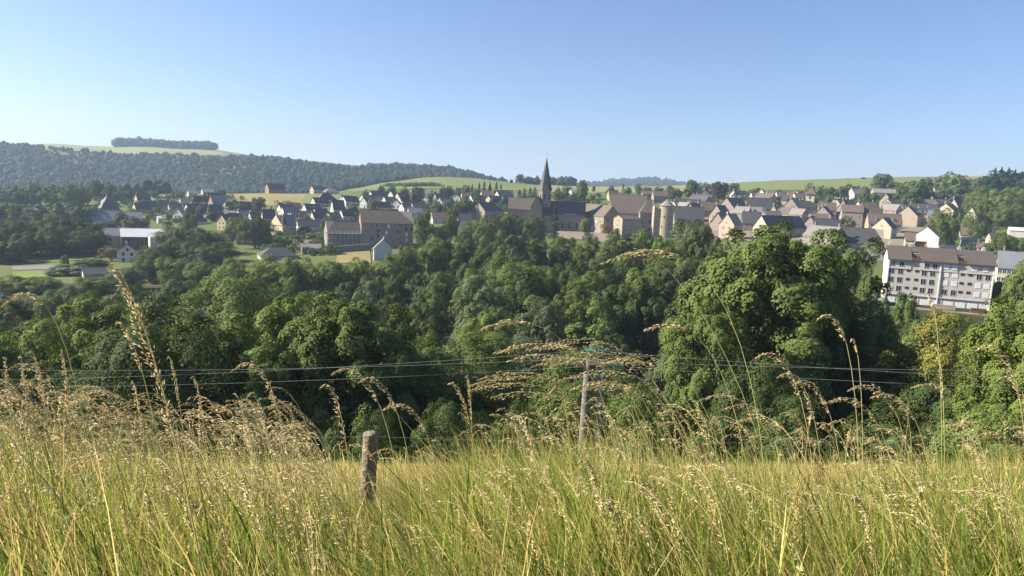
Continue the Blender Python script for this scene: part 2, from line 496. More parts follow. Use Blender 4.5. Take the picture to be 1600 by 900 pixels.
def frame_from_pixels(x0, xm, x1, base, side, W, d=None, phi=None, Ldef=10):
    """near corner stands on the ground at (xm, base); yaw is chosen so the gable of width W spans its pixels"""
    c = hit(xm, base) if d is None else P(xm, base, d)
    az = math.atan2(c[0], c[1])
    e1 = np.array([math.cos(az), -math.sin(az), 0]); e2 = np.array([math.sin(az), math.cos(az), 0])
    sg = 1 if side == 'L' else -1
    gx = x0 if side == 'L' else x1; lx = x1 if side == 'L' else x0
    X = lambda p: proj(p)[0]
    rr = lambda ph: sg * e1 * math.cos(ph) + e2 * math.sin(ph)
    qq = lambda ph: -sg * e1 * math.sin(ph) + e2 * math.cos(ph)
    ga = abs(gx - xm)
    if phi is None:
        if ga < .5: ph = R(2)
        else:
            lo, hi = 0.0, R(78)
            if abs(X(c + qq(hi) * W) - xm) < ga: ph = R(70); W = None
            else:
                for _ in range(40):
                    m = (lo + hi) / 2
                    if abs(X(c + qq(m) * W) - xm) < ga: lo = m
                    else: hi = m
                ph = lo
    else: ph = R(phi); W = None if ga > .5 else W
    if W is None:
        lo, hi = 1, 60
        for _ in range(40):
            m = (lo + hi) / 2
            if abs(X(c + qq(ph) * m) - xm) < ga: lo = m
            else: hi = m
        W = lo
    la = abs(lx - xm)
    if la < .5: L = Ldef
    else:
        lo, hi = .5, 120
        for _ in range(40):
            m = (lo + hi) / 2
            if abs(X(c + rr(ph) * m) - xm) < la: lo = m
            else: hi = m
        L = lo
    q = qq(ph); r = rr(ph) * sg              # local x, left to right
    org = c if side == 'L' else c - r * L
    cen = org + r * (L / 2) + q * (W / 2)
    return c, cen, r, q, L, W
def house(label, x0, xm, x1, base, eave, ridge, side='L', wall='W', roof='s', W=8.5, d=None, phi=None, hip=(0, 0), Ldef=10,
          wins=True, chim=1, name='house', cat='house', group=None, cols=None, gcols=2, shut=None, gshut=None, floors=None, door=False, skyl=0, dorm=0,
          wkey='n', gattic=True, gw=None):
    c, cen, r, q, L, W = frame_from_pixels(x0, xm, x1, base, side, W, d, phi, Ldef)
    zb = min(G(*(cen + r * a * L / 2 + q * b * W / 2)[:2]) for a in (-1, 1) for b in (-1, 1))
    zb = min(zb, c[2]) if d is None else zb
    rid = c + q * W / 2
    he = P(xm, eave, c[1])[2] - zb
    hr = P(proj(rid)[0], ridge, rid[1])[2] - zb
    if he < 1.9: he = 1.9
    if hr < he + W * .22: hr = he + W * .22
    if hr > he + W * .85: hr = he + W * .85
    rz = math.atan2(r[1], r[0])
    e = empty(name, (cen[0], cen[1], zb), rz)
    tag(e, label, cat, group)
    hp = tuple(min(h * W, L * .49) for h in hip)
    gable_wall(L, W, he, hr, WALL[wall], e, hipends=bool(hip[0] and hip[1]))
    if bool(hip[0]) != bool(hip[1]): pass
    ro = roof_mesh(L, W, he, hr, hp).build('roof', ROOF[roof], e)
    for k in range(chim):
        xx = (-.5 + [.08, .92, .5][k % 3]) * L
        if hip[0] and k == 0: xx = -L * .12
        chimney(ro, xx, W * .06, hr - .9, hr + (1.5 if wall in 'STC' else .9), WALL['S' if wall in 'STC' else 'G'])
    for k in range(skyl):
        b = MB(); b.box(-.4, .4, -.5, .5, 0, .06); b.box(-.33, .33, -.43, .43, .06, .07)
        o = b.build('skylight', [METAL], ro); s = math.atan2(hr - he, W / 2)
        o.rotation_euler = (s, 0, 0); o.location = (L * (-.25 + .5 * (k + .5) / max(skyl, 1)), -W * .25, (he + hr) / 2 + .25)
    for k in range(dorm):
        b = MB(); xx = L * (-.5 + (k + .5) / dorm); w2 = .7; zc = he + (hr - he) * .25; s = (hr - he) / (W / 2)
        yf = -W / 2 + .25 * W / 2 - .3
        b.box(-w2, w2, yf, -W * .12, zc - .2, zc + 1.25)
        dd = b.build('dormer', WALL[wall], ro); dd.location = (xx, 0, 0)
        b = MB(); b.poly([(-w2 - .15, yf - .2, zc + 1.25), (w2 + .15, yf - .2, zc + 1.25), (0, yf - .2, zc + 1.95), (-w2 - .15, -.1 * W, zc + 1.25), (w2 + .15, -.1 * W, zc + 1.25), (0, -.06 * W, zc + 1.95)],
                         [(0, 1, 2), (0, 2, 5, 3), (1, 4, 5, 2), (3, 5, 4)])
        b.build('dormer_roof', ROOF[roof], ro).location = (xx, 0, 0)
        put('window', win_me(.9, 1.0), e, (xx, yf, zc + .1))
    nf = floors or max(1, int(round((he - .2) / 2.8)))
    if wins:
        fh = he / nf
        wh = min(1.35, fh * .5)
        nc = cols or max(1, int(L / 3.3))
        rr = random.Random(label)
        for f in range(nf):
            for k in range(nc):
                if cols is None and rr.random() < .18: continue
                x = L * (-.5 + (k + .5) / nc); z = fh * f + fh * .32
                if door and f == 0 and k == nc // 2:
                    b = MB(); b.box(-.5, .5, -.06, 0, 0, 2.0); b.box(-.6, .6, -.05, 0, 2.0, 2.1)
                    b.build('door', DOOR, e).location = (x, -W / 2, .02); continue
                if shut and rr.random() < .5: put('shutter', shut_me(1.0, wh, shut), e, (x, -W / 2, z))
                else: put('window', win_me(1.0, wh, wkey), e, (x, -W / 2, z))
        if ga_vis(x0, xm, x1, side) and gcols:
            gxs = -L / 2 if side == 'L' else L / 2
            grz = -R(90) if side == 'L' else R(90)
            for f in range(nf):
                for k in range(gcols):
                    y = W * (-.5 + (k + .5) / gcols) * .8; z = fh * f + fh * .32
                    if gshut: put('shutter', shut_me(1.0, wh, gshut), e, (gxs, y, z), grz)
                    else: put('window', win_me(1.0, wh, wkey), e, (gxs, y, z), grz)
            if gattic and hr - he > 2.2 and not hip[0 if side == 'L' else 1]:
                put('window', win_me(.8, 1.0, wkey), e, (gxs, 0, he + .25), grz)
    REPORT.append((label[:44], round(c[1]), round(L, 1), round(W, 1), round(he, 1), round(hr, 1)))
    e['_dims'] = (L, W, he, hr)
    HOUSES.append((cen[0], cen[1], math.hypot(L, W) / 2))
    return e, L, W, he, hr, ro
def ga_vis(x0, xm, x1, side):
    return abs((x0 if side == 'L' else x1) - xm) > 1.5
H = house
# ---- left: farm, works and houses below the wooded ridge
NH = 'white rendered houses of the new estate'
H('small stone house with tan gable deep in dark trees beside the straw field', 14, 22, 27, 352, 343, 334, 'R', 'C', 'g', chim=0)
H('cream house glimpsed through a gap in the dark trees above the meadow', 104, 111, 120, 386, 372, 364, 'R', 'C', 's', chim=0)
H('low house at the wood edge with pale gable beside the lawn', -8, 0, 9, 412, 402, 394, 'R', 'W', 's', chim=0)
H('low dark slate roof half hidden by trees below the lawn', 128, 132, 168, 438, 431, 421, 'L', 'G', 's', chim=0, wins=False)
H('hip roofed dark farmhouse behind the long grey greenhouse roofs', 154, 162, 187, 326, 319, 306, 'L', 'C', 's', W=10, hip=(.45, .45))
H('lower hipped farm wing joined in front of the hip roofed farmhouse', 152, 158, 187, 332, 326, 316, 'L', 'C', 's', W=8, hip=(.4, .4), chim=0)
H('long low shed with broad grey sheet roof in front of the farm', 143, 146, 193, 355, 348, 329, 'L', 'G', 'm', W=22, chim=0, wins=False, name='farm_shed', cat='shed')
H('short low grey shed roof between the farm and the straw patch', 194, 196, 223, 347, 341, 331, 'L', 'G', 'm', W=14, chim=0, wins=False, name='farm_shed', cat='shed')
H('cream gabled house standing alone at the foot of the pale field', 210, 215, 236, 318, 312, 303, 'L', 'C', 's', W=8)
H('dark roofed house joined behind the cream cottage by the lawn', 221, 224, 247, 329, 323, 314, 'L', 'W', 's', chim=1)
H('cream cottage with dark roof and row of small windows', 206, 213, 236, 334, 327, 317, 'L', 'C', 's', chim=0)
H('dark slate house with long plain roof next to the cream cottage', 246, 248, 264, 327, 321, 313, 'L', 'W', 's', chim=0)
H('low dark roofed house right of the cream cottage cluster', 262, 265, 284, 331, 325, 317, 'L', 'G', 's', chim=0)
H('gable fronted house with lit tan roof slope beside dark conifers', 270, 285, 292, 343, 335, 325, 'L', 'W', 'g', W=8, chim=0)
H('bungalow with pale grey roof on the slope under the ridge', 279, 283, 301, 322, 316, 309, 'L', 'W', 'g', chim=0)
H('pale roofed house high on the estate beside round tree', 292, 295, 308, 306, 302, 297, 'L', 'W', 'g', chim=0)
H('long low pale roof at the top edge of the estate', 314, 317, 335, 304, 299.5, 295, 'L', 'G', 'g', chim=0)
H('small white box shaped hut with flat pale roof by the straw patch', 245, 247, 253, 349, 341, 338, 'L', 'W', 'w', W=5, chim=0, wins=False, name='hut', cat='hut')
H('house with steep pale roof and brick red gable among trees', 325, 333, 341, 329, 318, 305, 'L', 'R', 'g', W=8, chim=0)
H('grey roofed house above the brick red gable', 338, 341, 357, 319, 314, 306, 'L', 'W', 'g', chim=0)
H('small low house with grey roof beside the brick red gable', 339, 341, 352, 329, 323, 317, 'L', 'G', 'g', W=7, chim=0)
H('broad dark hipped roof among dark trees left of the yellow gable', 297, 301, 324, 352, 345, 334, 'L', 'G', 's', hip=(.4, .4), chim=0)
H('long flat pale grey roof behind the yellow gabled house', 341, 343, 391, 341, 335, 329.5, 'L', 'G', 'g', W=12, chim=0)
H('house with bright yellow gable and tall dark roof', 339, 353, 377, 360, 346, 335, 'L', 'Y', 's', W=7.5, chim=0, gcols=2)
H('white gabled dark slate house behind the round dark tree', 387, 393, 412, 348, 341, 332, 'L', 'W', 's', chim=1)
H('dark slate house with pale chimney next to the round dark tree', 408, 411, 430, 349, 341, 327, 'L', 'G', 's', chim=1)
H('small dark roofed hut alone on the straw coloured field', 370, 372, 379, 299, 295, 291, 'L', 'C', 's', W=5, chim=0, wins=False, name='hut', cat='hut')
H('small white house at the left end of the row on the brow', 403, 412, 415, 300, 294, 290, 'L', 'W', 's', W=7, chim=0)
H('long dark roofed house with brick red gable on the brow', 414, 420, 446, 302, 294.5, 286.5, 'L', 'R', 's', W=9, chim=0)
H('tall cream gabled house with dark roof on the brow', 446, 455, 474, 301, 293, 284.5, 'L', 'C', 's', W=8, chim=0)
H('dark roofed house with orange rendered gable on the brow', 484, 490, 508, 303, 296, 290.5, 'L', 'P', 's', W=8, chim=0)
H('pale grey hipped house at the right end of the brow row', 505, 509, 529, 304, 299, 294, 'L', 'G', 'g', hip=(.45, .45), chim=0)
H('white villa with large dark hipped roof below the brow', 492, 499, 526, 319, 311, 300.5, 'L', 'W', 's', W=10, hip=(.5, .5), chim=1)
H('white gabled house with dark roof and higher rear wing', 432, 440, 461, 336, 328, 319.5, 'L', 'W', 's', chim=0, skyl=1)
H('dark rear wing standing higher behind the white gabled house', 446, 448, 470, 327, 323, 316.5, 'L', 'G', 's', chim=0)
H('white gabled house with three skylights in its dark roof', 471, 479, 503, 333, 328, 318.5, 'L', 'W', 's', chim=0, skyl=3)
H('tall white gabled house with steep dark roof and no skylights', 486, 496, 515, 345, 338, 325.5, 'L', 'W', 's', chim=0)
H('dark roofed house with pale walls left of the tall white gable', 453, 456, 480, 346, 339, 329.5, 'L', 'W', 's', chim=0, skyl=1)
H('long house with dark roof above the yellow villa garden', 463, 466, 500, 363, 353, 343, 'L', 'W', 's', chim=1)
H('white walled bungalow with low dark roof under the green hill', 531, 535, 554, 317, 311.5, 305.5, 'L', 'W', 's', chim=0)
H('dark house with grey terrace and narrow white gable', 516, 521, 539, 336, 327, 312.5, 'L', 'W', 's', chim=0)
H('small white house with two dark windows behind the scaffolding', 529, 536, 553, 347, 337, 327, 'L', 'W', 's', W=7, chim=0, cols=2, floors=1)
H('brown gabled cottage half hidden between garden trees', 562, 573, 577, 325, 317, 308.5, 'L', 'G', 's', W=8, chim=0)
H('long dark roofed house with cream gable at the hill foot', 575, 582, 608, 313, 306, 298.5, 'L', 'C', 's', chim=0)
H('cream gabled house beside the long dark roof at the hill foot', 606, 614, 622, 312, 305, 298.5, 'L', 'C', 's', chim=0)
H('cream gabled house with a white skylight in its dark roof', 617, 624, 641, 316, 309, 301.5, 'L', 'C', 's', chim=0, skyl=1)
H('narrow white gable with dark roof right behind the mansion roof', 587, 593, 612, 331, 324, 315, 'L', 'W', 's', chim=1)
H('plain dark slate roof above the white gable fronted house', 599, 602, 621, 320, 315, 309.5, 'L', 'G', 's', chim=0)
H('white gable fronted house with broad low gable', 610, 626, 629, 327, 320, 313, 'L', 'W', 'g', W=9, chim=0)
H('pale tan roofed bungalow right of the gable fronted house', 626, 629, 646, 320, 316, 308.5, 'L', 'C', 'g', hip=(.3, .3), chim=0)
H('white gabled house with long dark roof right above the mansion hip', 623, 631, 660, 334, 325, 317.5, 'L', 'W', 's', chim=1)
H('blue grey roofed white house at the mansion corner', 636, 639, 660, 343, 333, 324, 'L', 'B', 'm', chim=0)
H('dark roofed house with cream right gable behind round tree', 654, 675, 684, 317, 308, 299, 'R', 'C', 's', chim=0)
H('white gable with dark windows among shrubs below the green hill', 703, 719, 723, 317, 309, 303, 'L', 'W', 's', chim=0)
H('brown roofed house beside the white gable below the green hill', 719, 722, 735, 317, 308.5, 300, 'L', 'W', 'b', chim=0)
H('brown slate roof rising behind conifers below the green hill', 750, 753, 769, 312, 305, 297.5, 'L', 'C', 'b', chim=0)
H('grey villa with dormers in front of the conifer row', 778, 782, 802, 314, 306, 297, 'L', 'W', 'b', chim=1, dorm=2)
H('large dark hipped roof with tan left gable wall near the church', 736, 757, 787, 343, 329, 316, 'L', 'T', 's', W=12, hip=(0, .5), chim=1)
H('brown roofed low house behind the tall round tree', 672, 676, 697, 350, 341, 331, 'L', 'G', 'b', chim=0)
H('dark slate roof with pale corner between two round trees', 713, 716, 737, 353, 343, 333, 'L', 'B', 's', chim=0)
H('dark roofed house with tiny white gable behind garden trees', 640, 646, 666, 333, 325, 317, 'L', 'W', 's', chim=0)
# ---- white house by the meadow, works building, yellow villa, lower roofs
H('white gable fronted house with dark shuttered windows at the ravine edge', 183, 216, 225, 411, 394, 382, 'L', 'W', 's', W=8.4, phi=62, chim=1, floors=2, gcols=2, wkey='d', door=False)
H('dark grey hipped roofs of a low workshop above the tree tops', 402, 408, 466, 407, 402, 386.5, 'L', 'G', 's', W=12, hip=(.4, .4), chim=0)
H('low walled house with pale flat roof edge beside the retaining wall', 470, 472, 502, 398, 388, 383.5, 'L', 'S', 'g', W=8, chim=0)
H('white plain gabled house with pale roof beside the straw field', 583, 584, 613, 407, 388, 374, 'R', 'B', 'g', phi=68, chim=1, wins=False, Ldef=11)
# ---- right: old town
S_ = 'S'
H('small stone house with pale gable among trees behind the convent', 947, 952, 967, 314, 307, 296.5, 'L', 'T', 'b', chim=1)
H('white building peeping out from behind tree beside church field', 888, 893, 901, 314, 300, 296, 'L', 'W', 'm', chim=0)
H('wide brown roof at the back of the castle with rooflights', 1002, 1004, 1024, 308, 303, 297.5, 'L', 'S', 'b', chim=1)
H('grey roofed house with tall pale chimney behind the castle pavilion', 1017, 1021, 1044, 317, 306, 298, 'L', 'S', 'b', chim=1)
H('long grey slate roof right behind the round tower', 1050, 1056, 1097, 332, 323, 310.5, 'L', 'S', 'b', W=10, chim=2)
H('dark slate house at the tower foot with stone chimneys', 1051, 1053, 1099, 356, 341, 322, 'L', 'S', 's', W=11, chim=2)
H('narrow stone gabled house wedged in the dark roof by the tower', 1068, 1084, 1098, 348, 331, 317.5, 'L', 'T', 's', W=7.5, chim=2)
H('brown slate roof between the grey roof and the tall gable', 1093, 1096, 1122, 338, 328, 315, 'L', 'S', 'b', chim=1)
H('tall pale stone gabled house with long dark roof behind', 1119, 1145, 1168, 345, 325, 308.5, 'L', 'T', 's', W=11, chim=2)
H('cream gabled house in front of the tall stone gable', 1107, 1127, 1140, 355, 336, 320.5, 'L', 'T', 's', W=9, chim=1)
H('small red brick gabled house against the cream gable', 1109, 1129, 1139, 361, 348, 332, 'L', 'P', 's', W=8, chim=1, wins=False)
H('pink walled house with two red shutters and pale roof', 1122, 1145, 1158, 374, 351, 334, 'L', 'P', 'g', W=9.5, chim=1, gshut='r', gcols=2, floors=2)
H('dark slate roof below the pale grey roof with dormer', 1157, 1159, 1187, 362, 348, 330.5, 'L', 'S', 's', W=10, chim=1)
H('long dark slate house with cream gable and three small attic windows', 1175, 1198, 1258, 374, 355, 336.5, 'L', 'C', 's', W=10, chim=2, gcols=2, skyl=0)
H('low grey roofed lean building in front of the long slate house', 1199, 1201, 1232, 378, 366, 357.5, 'L', 'G', 'b', W=6, chim=0)
H('pale grey lit roof with dormer in the old town middle', 1160, 1163, 1191, 343, 332, 322.5, 'L', 'S', 'g', chim=1, dorm=1)
H('broad dark slate roof joined to the tall stone gable', 1163, 1166, 1206, 337, 325, 308.5, 'L', 'S', 's', W=11, chim=2)
H('grey sheet roofed house left of the dark stone gable', 1199, 1215, 1224, 345, 335, 321.5, 'L', 'S', 'm', W=9, chim=1)
H('big dark stone gable with pale left roof slope', 1217, 1249, 1258, 343, 330, 309.5, 'L', 'S', 'g', W=12, chim=2)
H('chalet with dark timber gable and white ground floor', 1091, 1109, 1113, 310, 304, 296, 'L', 'D', 's', W=9, chim=1)
H('white gabled house with dark roof right of the purple tree', 1140, 1150, 1169, 310, 304, 297.5, 'L', 'W', 's', chim=1)
H('low grey bungalow with narrow white gable at the hill foot', 1171, 1175, 1188, 311, 306, 300.5, 'L', 'W', 's', chim=0)
H('white gable fronted house with pale roof at the hill foot', 1182, 1195, 1198, 312, 304, 296, 'L', 'W', 'g', chim=0)
H('cream house with brown roof left of the big windowed house', 1195, 1199, 1213, 309, 303.5, 298, 'L', 'C', 'b', chim=0)
H('white house with large dark windows facing the old town', 1210, 1214, 1229, 313, 305, 299, 'L', 'W', 's', chim=0, cols=3, floors=2)
H('grey roofed bungalow beside the large windowed white house', 1229, 1231, 1243, 311, 305.5, 299.5, 'L', 'G', 'b', chim=0)
H('tiny white gable at the right end of the hill foot row', 1241, 1248, 1252, 311, 304, 298.5, 'L', 'W', 's', W=7, chim=0)
H('narrow white house left of the bell tower', 1253, 1257, 1262, 314, 305, 300, 'L', 'W', 's', W=7, chim=0)
H('brown roofs at the foot of the bell tower', 1249, 1252, 1278, 328, 322, 313.5, 'L', 'T', 'b', chim=1)
H('pale stone house with lit wall below the bell tower', 1276, 1278, 1305, 342, 327, 316, 'L', 'T', 'b', chim=1)
H('grey stone gable with tall chimney on its right', 1269, 1297, 1303, 350, 337, 322.5, 'L', 'S', 's', W=10, chim=2)
H('small grey roof in front of the grey stone gable', 1267, 1270, 1294, 351, 342, 333.5, 'L', 'S', 'b', W=7, chim=1)
H('stone gable with broad chimney stack beside the long slate house', 1253, 1274, 1281, 366, 352, 338, 'L', 'S', 's', W=8, chim=1)
H('dark plain slate roof behind the brown gabled house', 1267, 1270, 1312, 367, 354, 341, 'L', 'S', 's', W=10, chim=1)
H('stone gable with very tall chimney behind the lit tan house', 1304, 1325, 1331, 342, 330, 312, 'L', 'T', 'b', W=9, chim=2)
H('white villa with yellow lit gable above the old town', 1322, 1334, 1348, 315, 303, 294.5, 'L', 'W', 'g', W=9, chim=1, floors=2)
H('small dark roof between the villa and the tan house', 1326, 1328, 1344, 326, 319, 312, 'L', 'S', 's', chim=1)
H('tan stone house with two dark windows in its lit wall', 1311, 1313, 1346, 356, 330, 319.5, 'L', 'T', 'b', W=9, chim=1, cols=3, floors=2)
H('tall yellow gabled house with brown roof', 1336, 1345, 1374, 357, 338, 321.5, 'L', 'Y', 'b', W=9, chim=1)
H('brown roofed house with two dormers behind the cream gable', 1350, 1356, 1408, 362, 348, 332.5, 'L', 'T', 'b', W=9, chim=1, dorm=2)
H('broad plain cream gable with one small window and dark roof', 1360, 1391, 1400, 374, 356, 340, 'L', 'C', 's', W=10.5, chim=0, gcols=1, floors=1)
H('large stone barn with huge dark roof beside the car park', 1311, 1314, 1379, 395, 378, 355, 'L', 'S', 's', W=15, chim=0, name='barn', cat='barn', cols=5, floors=1, hip=(0, .25))
H('brown walled house with long pinkish brown roof left of the barn', 1252, 1296, 1322, 397, 371, 355.5, 'R', 'S', 'g', W=12, chim=2)
H('tan stone gable with dark right roof slope by the street', 1398, 1432, 1437, 355, 338, 322, 'L', 'T', 's', W=12, chim=0, gcols=0)
H('tall pale stone gabled house standing alone under big dark trees', 1373, 1391, 1399, 326, 314, 302.5, 'L', 'T', 's', W=8, chim=2)
H('long low pale shed on the slope below the hilltop trees', 1360, 1364, 1401, 308, 300.5, 294.5, 'L', 'C', 'g', W=12, chim=0, wins=False, name='farm_shed', cat='shed')
H('slate roofed row of houses with pale dormers up the street', 1415, 1418, 1464, 341, 331, 317.5, 'L', 'G', 's', W=10, chim=2)
H('pink house with red shutters up the street', 1431, 1433, 1448, 352, 334, 326, 'L', 'P', 's', W=8, chim=0, dorm=2, shut='r')
H('low yellow walled house with grey roof behind the round lit tree', 1446, 1448, 1467, 355, 339, 328.5, 'L', 'C', 'm', W=8, chim=0)
H('large blank grey gabled house with pale metal roof', 1425, 1465, 1468, 390, 371, 354, 'L', 'G', 'm', W=11, phi=66, chim=0, wins=False, Ldef=12)
H('low cream house with three tall windows left of the blank grey gable', 1411, 1413, 1428, 391, 375, 363, 'L', 'C', 'b', W=7, chim=0, cols=3, floors=1)
H('small shed with bright orange tiled roof behind the apartment ridge', 1429, 1432, 1447, 391, 384, 377.5, 'L', 'P', 'o', W=6, chim=0, wins=False, name='shed', cat='shed')
H('tiny white gable in the dark trees high on the right slope', 1454, 1461, 1464, 304, 299, 292.5, 'L', 'W', 's', W=7, chim=0)
H('yellow gabled house nearest the round lit tree', 1461, 1488, 1499, 345, 329, 318, 'L', 'C', 'b', W=10, chim=1, gcols=0)
H('taller cream gabled house behind the yellow gable', 1474, 1500, 1511, 342, 331, 311, 'L', 'C', 's', W=10.5, chim=1, gcols=0)
H('cream gabled house half hidden by the bright green trees', 1506, 1525, 1530, 353, 338, 324.5, 'L', 'C', 's', W=9, chim=0, gcols=0)
H('long pale grey roof in the trees behind the cream gables', 1486, 1488, 1519, 319, 313, 309, 'L', 'G', 'g', W=9, chim=0, wins=False)
H('small brown roofed cottage right of the round lit tree', 1497, 1500, 1517, 374, 366, 354.5, 'L', 'C', 'b', W=7, chim=1)
H('grey green garden shed with flat sheet roof', 1500, 1502, 1533, 384, 375, 371.5, 'L', 'G', 'g', W=6, chim=0, wins=False, name='shed', cat='shed')
H('white garage block with pale doors at the hedge', 1573, 1576, 1612, 370, 359.5, 356.5, 'L', 'W', 'w', W=7, chim=0, wins=False, name='garage', cat='garage')
H('cream gabled cottage with dark roof above the apartment roof', 1539, 1548, 1557, 382, 373, 364, 'L', 'C', 's', W=7, chim=0)
H('small tan house just behind the apartment block ridge', 1524, 1527, 1546, 395, 387, 379.5, 'L', 'T', 'b', W=6, chim=1)
H('broad low grey roofed school like building beside the apartment block', 1553, 1556, 1660, 442, 418, 392, 'L', 'C', 'm', W=16, chim=1, cols=14, floors=2)

# ---- works hall with white roof by the meadow
e, L, W_, he, hr, ro = H('long works hall with white sheet roof and dark glazed wall', 188, 190, 260, 389, 370, 359.5, 'L', 'D', 'w', W=16, chim=0, wins=False, name='works_hall', cat='hall')
for k in range(9):
    b = MB(); b.box(-.9, .9, -.06, 0, .8, he - .6, 0); b.box(-1.0, 1.0, -.09, -.06, .7, .8, 1); b.box(-.04, .04, -.09, -.06, .8, he - .6, 1)
    b.build('window', [GLASS, METAL], e).location = (L * (-.46 + .092 * k), -W_ / 2, 0)
H('white block joined to the front of the works hall', 232, 235, 258, 391, 371, 365, 'L', 'W', 'w', W=7, chim=0, wins=False, name='works_annex', cat='hall')
H('low grey sheet roofed wing left of the works hall', 149, 153, 200, 387, 369, 360, 'L', 'G', 'm', W=16, chim=0, wins=False, name='works_wing', cat='hall')

# ---- yellow villa with pale roof and turret
e, L, W_, he, hr, ro = H('yellow villa with pale lit roof and small pointed turret', 422, 440, 463, 374, 352, 336, 'L', 'Y', 'g', W=12, hip=(.45, 0), chim=2, floors=2)
b = MB(); b.cyl((-L / 2 + 1.2, -W_ / 2 - .3, -1), (-L / 2 + 1.2, -W_ / 2 - .3, he + .6), 1.3, 1.3, 10)
b.build('turret_wall', WALL['Y'], e)
b = MB(); b.cyl((-L / 2 + 1.2, -W_ / 2 - .3, he + .6), (-L / 2 + 1.2, -W_ / 2 - .3, hr + 2.2), 1.6, .03, 10)
b.build('turret_roof', ROOF['s'], e)

# ---- stone mansion, scaffolded wing, retaining wall
e, L, W_, he, hr, ro = H('large four storey stone mansion with brown hipped roof', 560, 564, 645, 387, 347.5, 327.5, 'L', 'S', 'b', W=15, hip=(0, .45), chim=1, wins=False, name='mansion', cat='mansion')
for (u, v, kind) in [(.10, .30, 'n'), (.10, .62, 'n'), (.20, .30, 'd'), (.32, .62, 'd'), (.32, .42, 'd'), (.48, .55, 'w'), (.52, .80, 'w'), (.69, .60, 'd'), (.69, .32, 'n'),
                     (.86, .72, 'd'), (.87, .5, 'w'), (.87, .28, 'w'), (.97, .72, 'd'), (.60, .2, 'n'), (.42, .2, 'd'), (.76, .2, 'n'), (.2, .8, 'n'), (.3, .82, 'n')]:
    me = shut_me(1.15, 1.8, 'w') if kind == 'w' else win_me(1.1, 1.7, 'n' if kind == 'n' else 'd')
    put('shutter' if kind == 'w' else 'window', me, e, (L * (u - .5), -W_ / 2, he * v))
b = MB(); b.cyl((L * .18, -W_ / 2 - .12, 0), (L * .18, -W_ / 2 - .12, he), .09, .09, 6); b.build('downpipe', METAL, e)
e, L, W_, he, hr, ro = H('lower mansion wing with brown roof behind the scaffold', 506, 511, 563, 388, 364, 345, 'L', 'S', 'b', W=12, hip=(.35, 0), chim=0, wins=True, floors=2, cols=5, name='mansion_wing', cat='mansion')
ang = e.rotation_euler[2]
s_ = empty('scaffold', e.matrix_basis @ Vector((0, -W_ / 2 - .25, 0)), ang)
tag(s_, 'grey tube scaffold with two walkways against the low mansion wing', 'scaffold')
for i in range(9):
    for y in (0, -1.1):
        b = MB(); b.cyl((L * (-.49 + i * .1225), y - .1, -.5), (L * (-.49 + i * .1225), y - .1, he + 1.3), .07, .07, 5); b.build('pole', METAL, s_)
for z in (he * .33, he * .66, he - .1):
    b = MB(); b.box(-L * .5, L * .5, -1.25, -.05, z, z + .12); b.build('walkway', METAL, s_)
    b = MB(); b.cyl((-L * .5, -1.22, z + 1), (L * .5, -1.22, z + 1), .05, .05, 5); b.build('rail', METAL, s_)
def wall_run(name, label, pa, pb, h, mat, t=.5, cat='wall', n=8):
    a = hit(*pa); c = hit(*pb)
    e = empty(name, (a[0], a[1], G(a[0], a[1])), 0); tag(e, label, cat)
    dirv = Vector((c[0] - a[0], c[1] - a[1], 0)); Ln = dirv.length; dirv.normalize(); nrm = Vector((-dirv.y, dirv.x, 0))
    b = MB(); cp = MB()
    for i in range(n):
        p = [Vector((a[0], a[1], 0)) + dirv * (Ln * (i + k) / n) for k in (0, 1)]
        z = [G(q.x, q.y) for q in p]
        o = Vector((a[0], a[1], G(a[0], a[1])))
        def pr(t0, dz0, dz1, mb):
            v = []
            for dz in (dz0, dz1):
                for q, zz in zip(p, z):
                    for sg in (-1, 1): v.append(Vector((q.x, q.y, zz + dz)) + nrm * sg * t0 / 2 - o)
            mb.poly(v, [(0, 1, 3, 2), (4, 6, 7, 5), (0, 2, 6, 4), (1, 5, 7, 3), (0, 4, 5, 1), (2, 3, 7, 6)])
        pr(t, -1, h, b); pr(t + .15, h, h + .15, cp)
    b.build('masonry', mat, e); cp.build('coping', WALL['T'], e)
    return e
wall_run('retaining_wall', 'long stone retaining wall below the scaffolded wing', (508, 397), (579, 391), 3.0, WALL['S'])
wall_run('garden_wall', 'low stone garden wall below the yellow villa', (456, 382), (502, 383), 2.6, WALL['S'])
wall_run('terrace_wall', 'tan terrace wall under the convent in front of trees', (870, 372), (958, 378), 4.0, WALL['S'])
wall_run('garden_wall', 'grey wall behind the apartment block ridge', (1466, 392), (1524, 393), 2.4, WALL['G'])

# ---- church
cb = hit(849, 364)
D = cb[1]
ce = empty('church', (cb[0], cb[1] + 6, G(cb[0], cb[1] + 6)), R(-4))
tag(ce, 'stone church with tall slate octagonal spire and long nave', 'church')
zc = ce.location.z
mpx = D / FPX
def hz(row, dy=0): return P(849, row, D + 6 + dy)[2] - zc
tw = 8.0 / 2 * (20 * mpx / 8.0)        # half width of the octagon from its pixel width
def octag(b, z0, z1, r0, r1, n=8):
    v = []
    for z, r in ((z0, r0), (z1, r1)):
        for i in range(n):
            t = 2 * math.pi * (i + .5) / n
            v.append((r * math.cos(t), r * math.sin(t), z))
    f = [(i, (i + 1) % n, n + (i + 1) % n, n + i) for i in range(n)] + [tuple(range(n, 2 * n))]
    b.poly(v, f)
b = MB(); octag(b, -1, hz(297), tw * 1.06, tw * 1.03); tw_o = b.build('tower_wall', WALL['S'], ce)
b = MB(); octag(b, hz(298), hz(296.4), tw * 1.16, tw * 1.18); b.build('cornice', WALL['S'], ce)
b = MB()
z0, z1 = hz(296.5), hz(246)
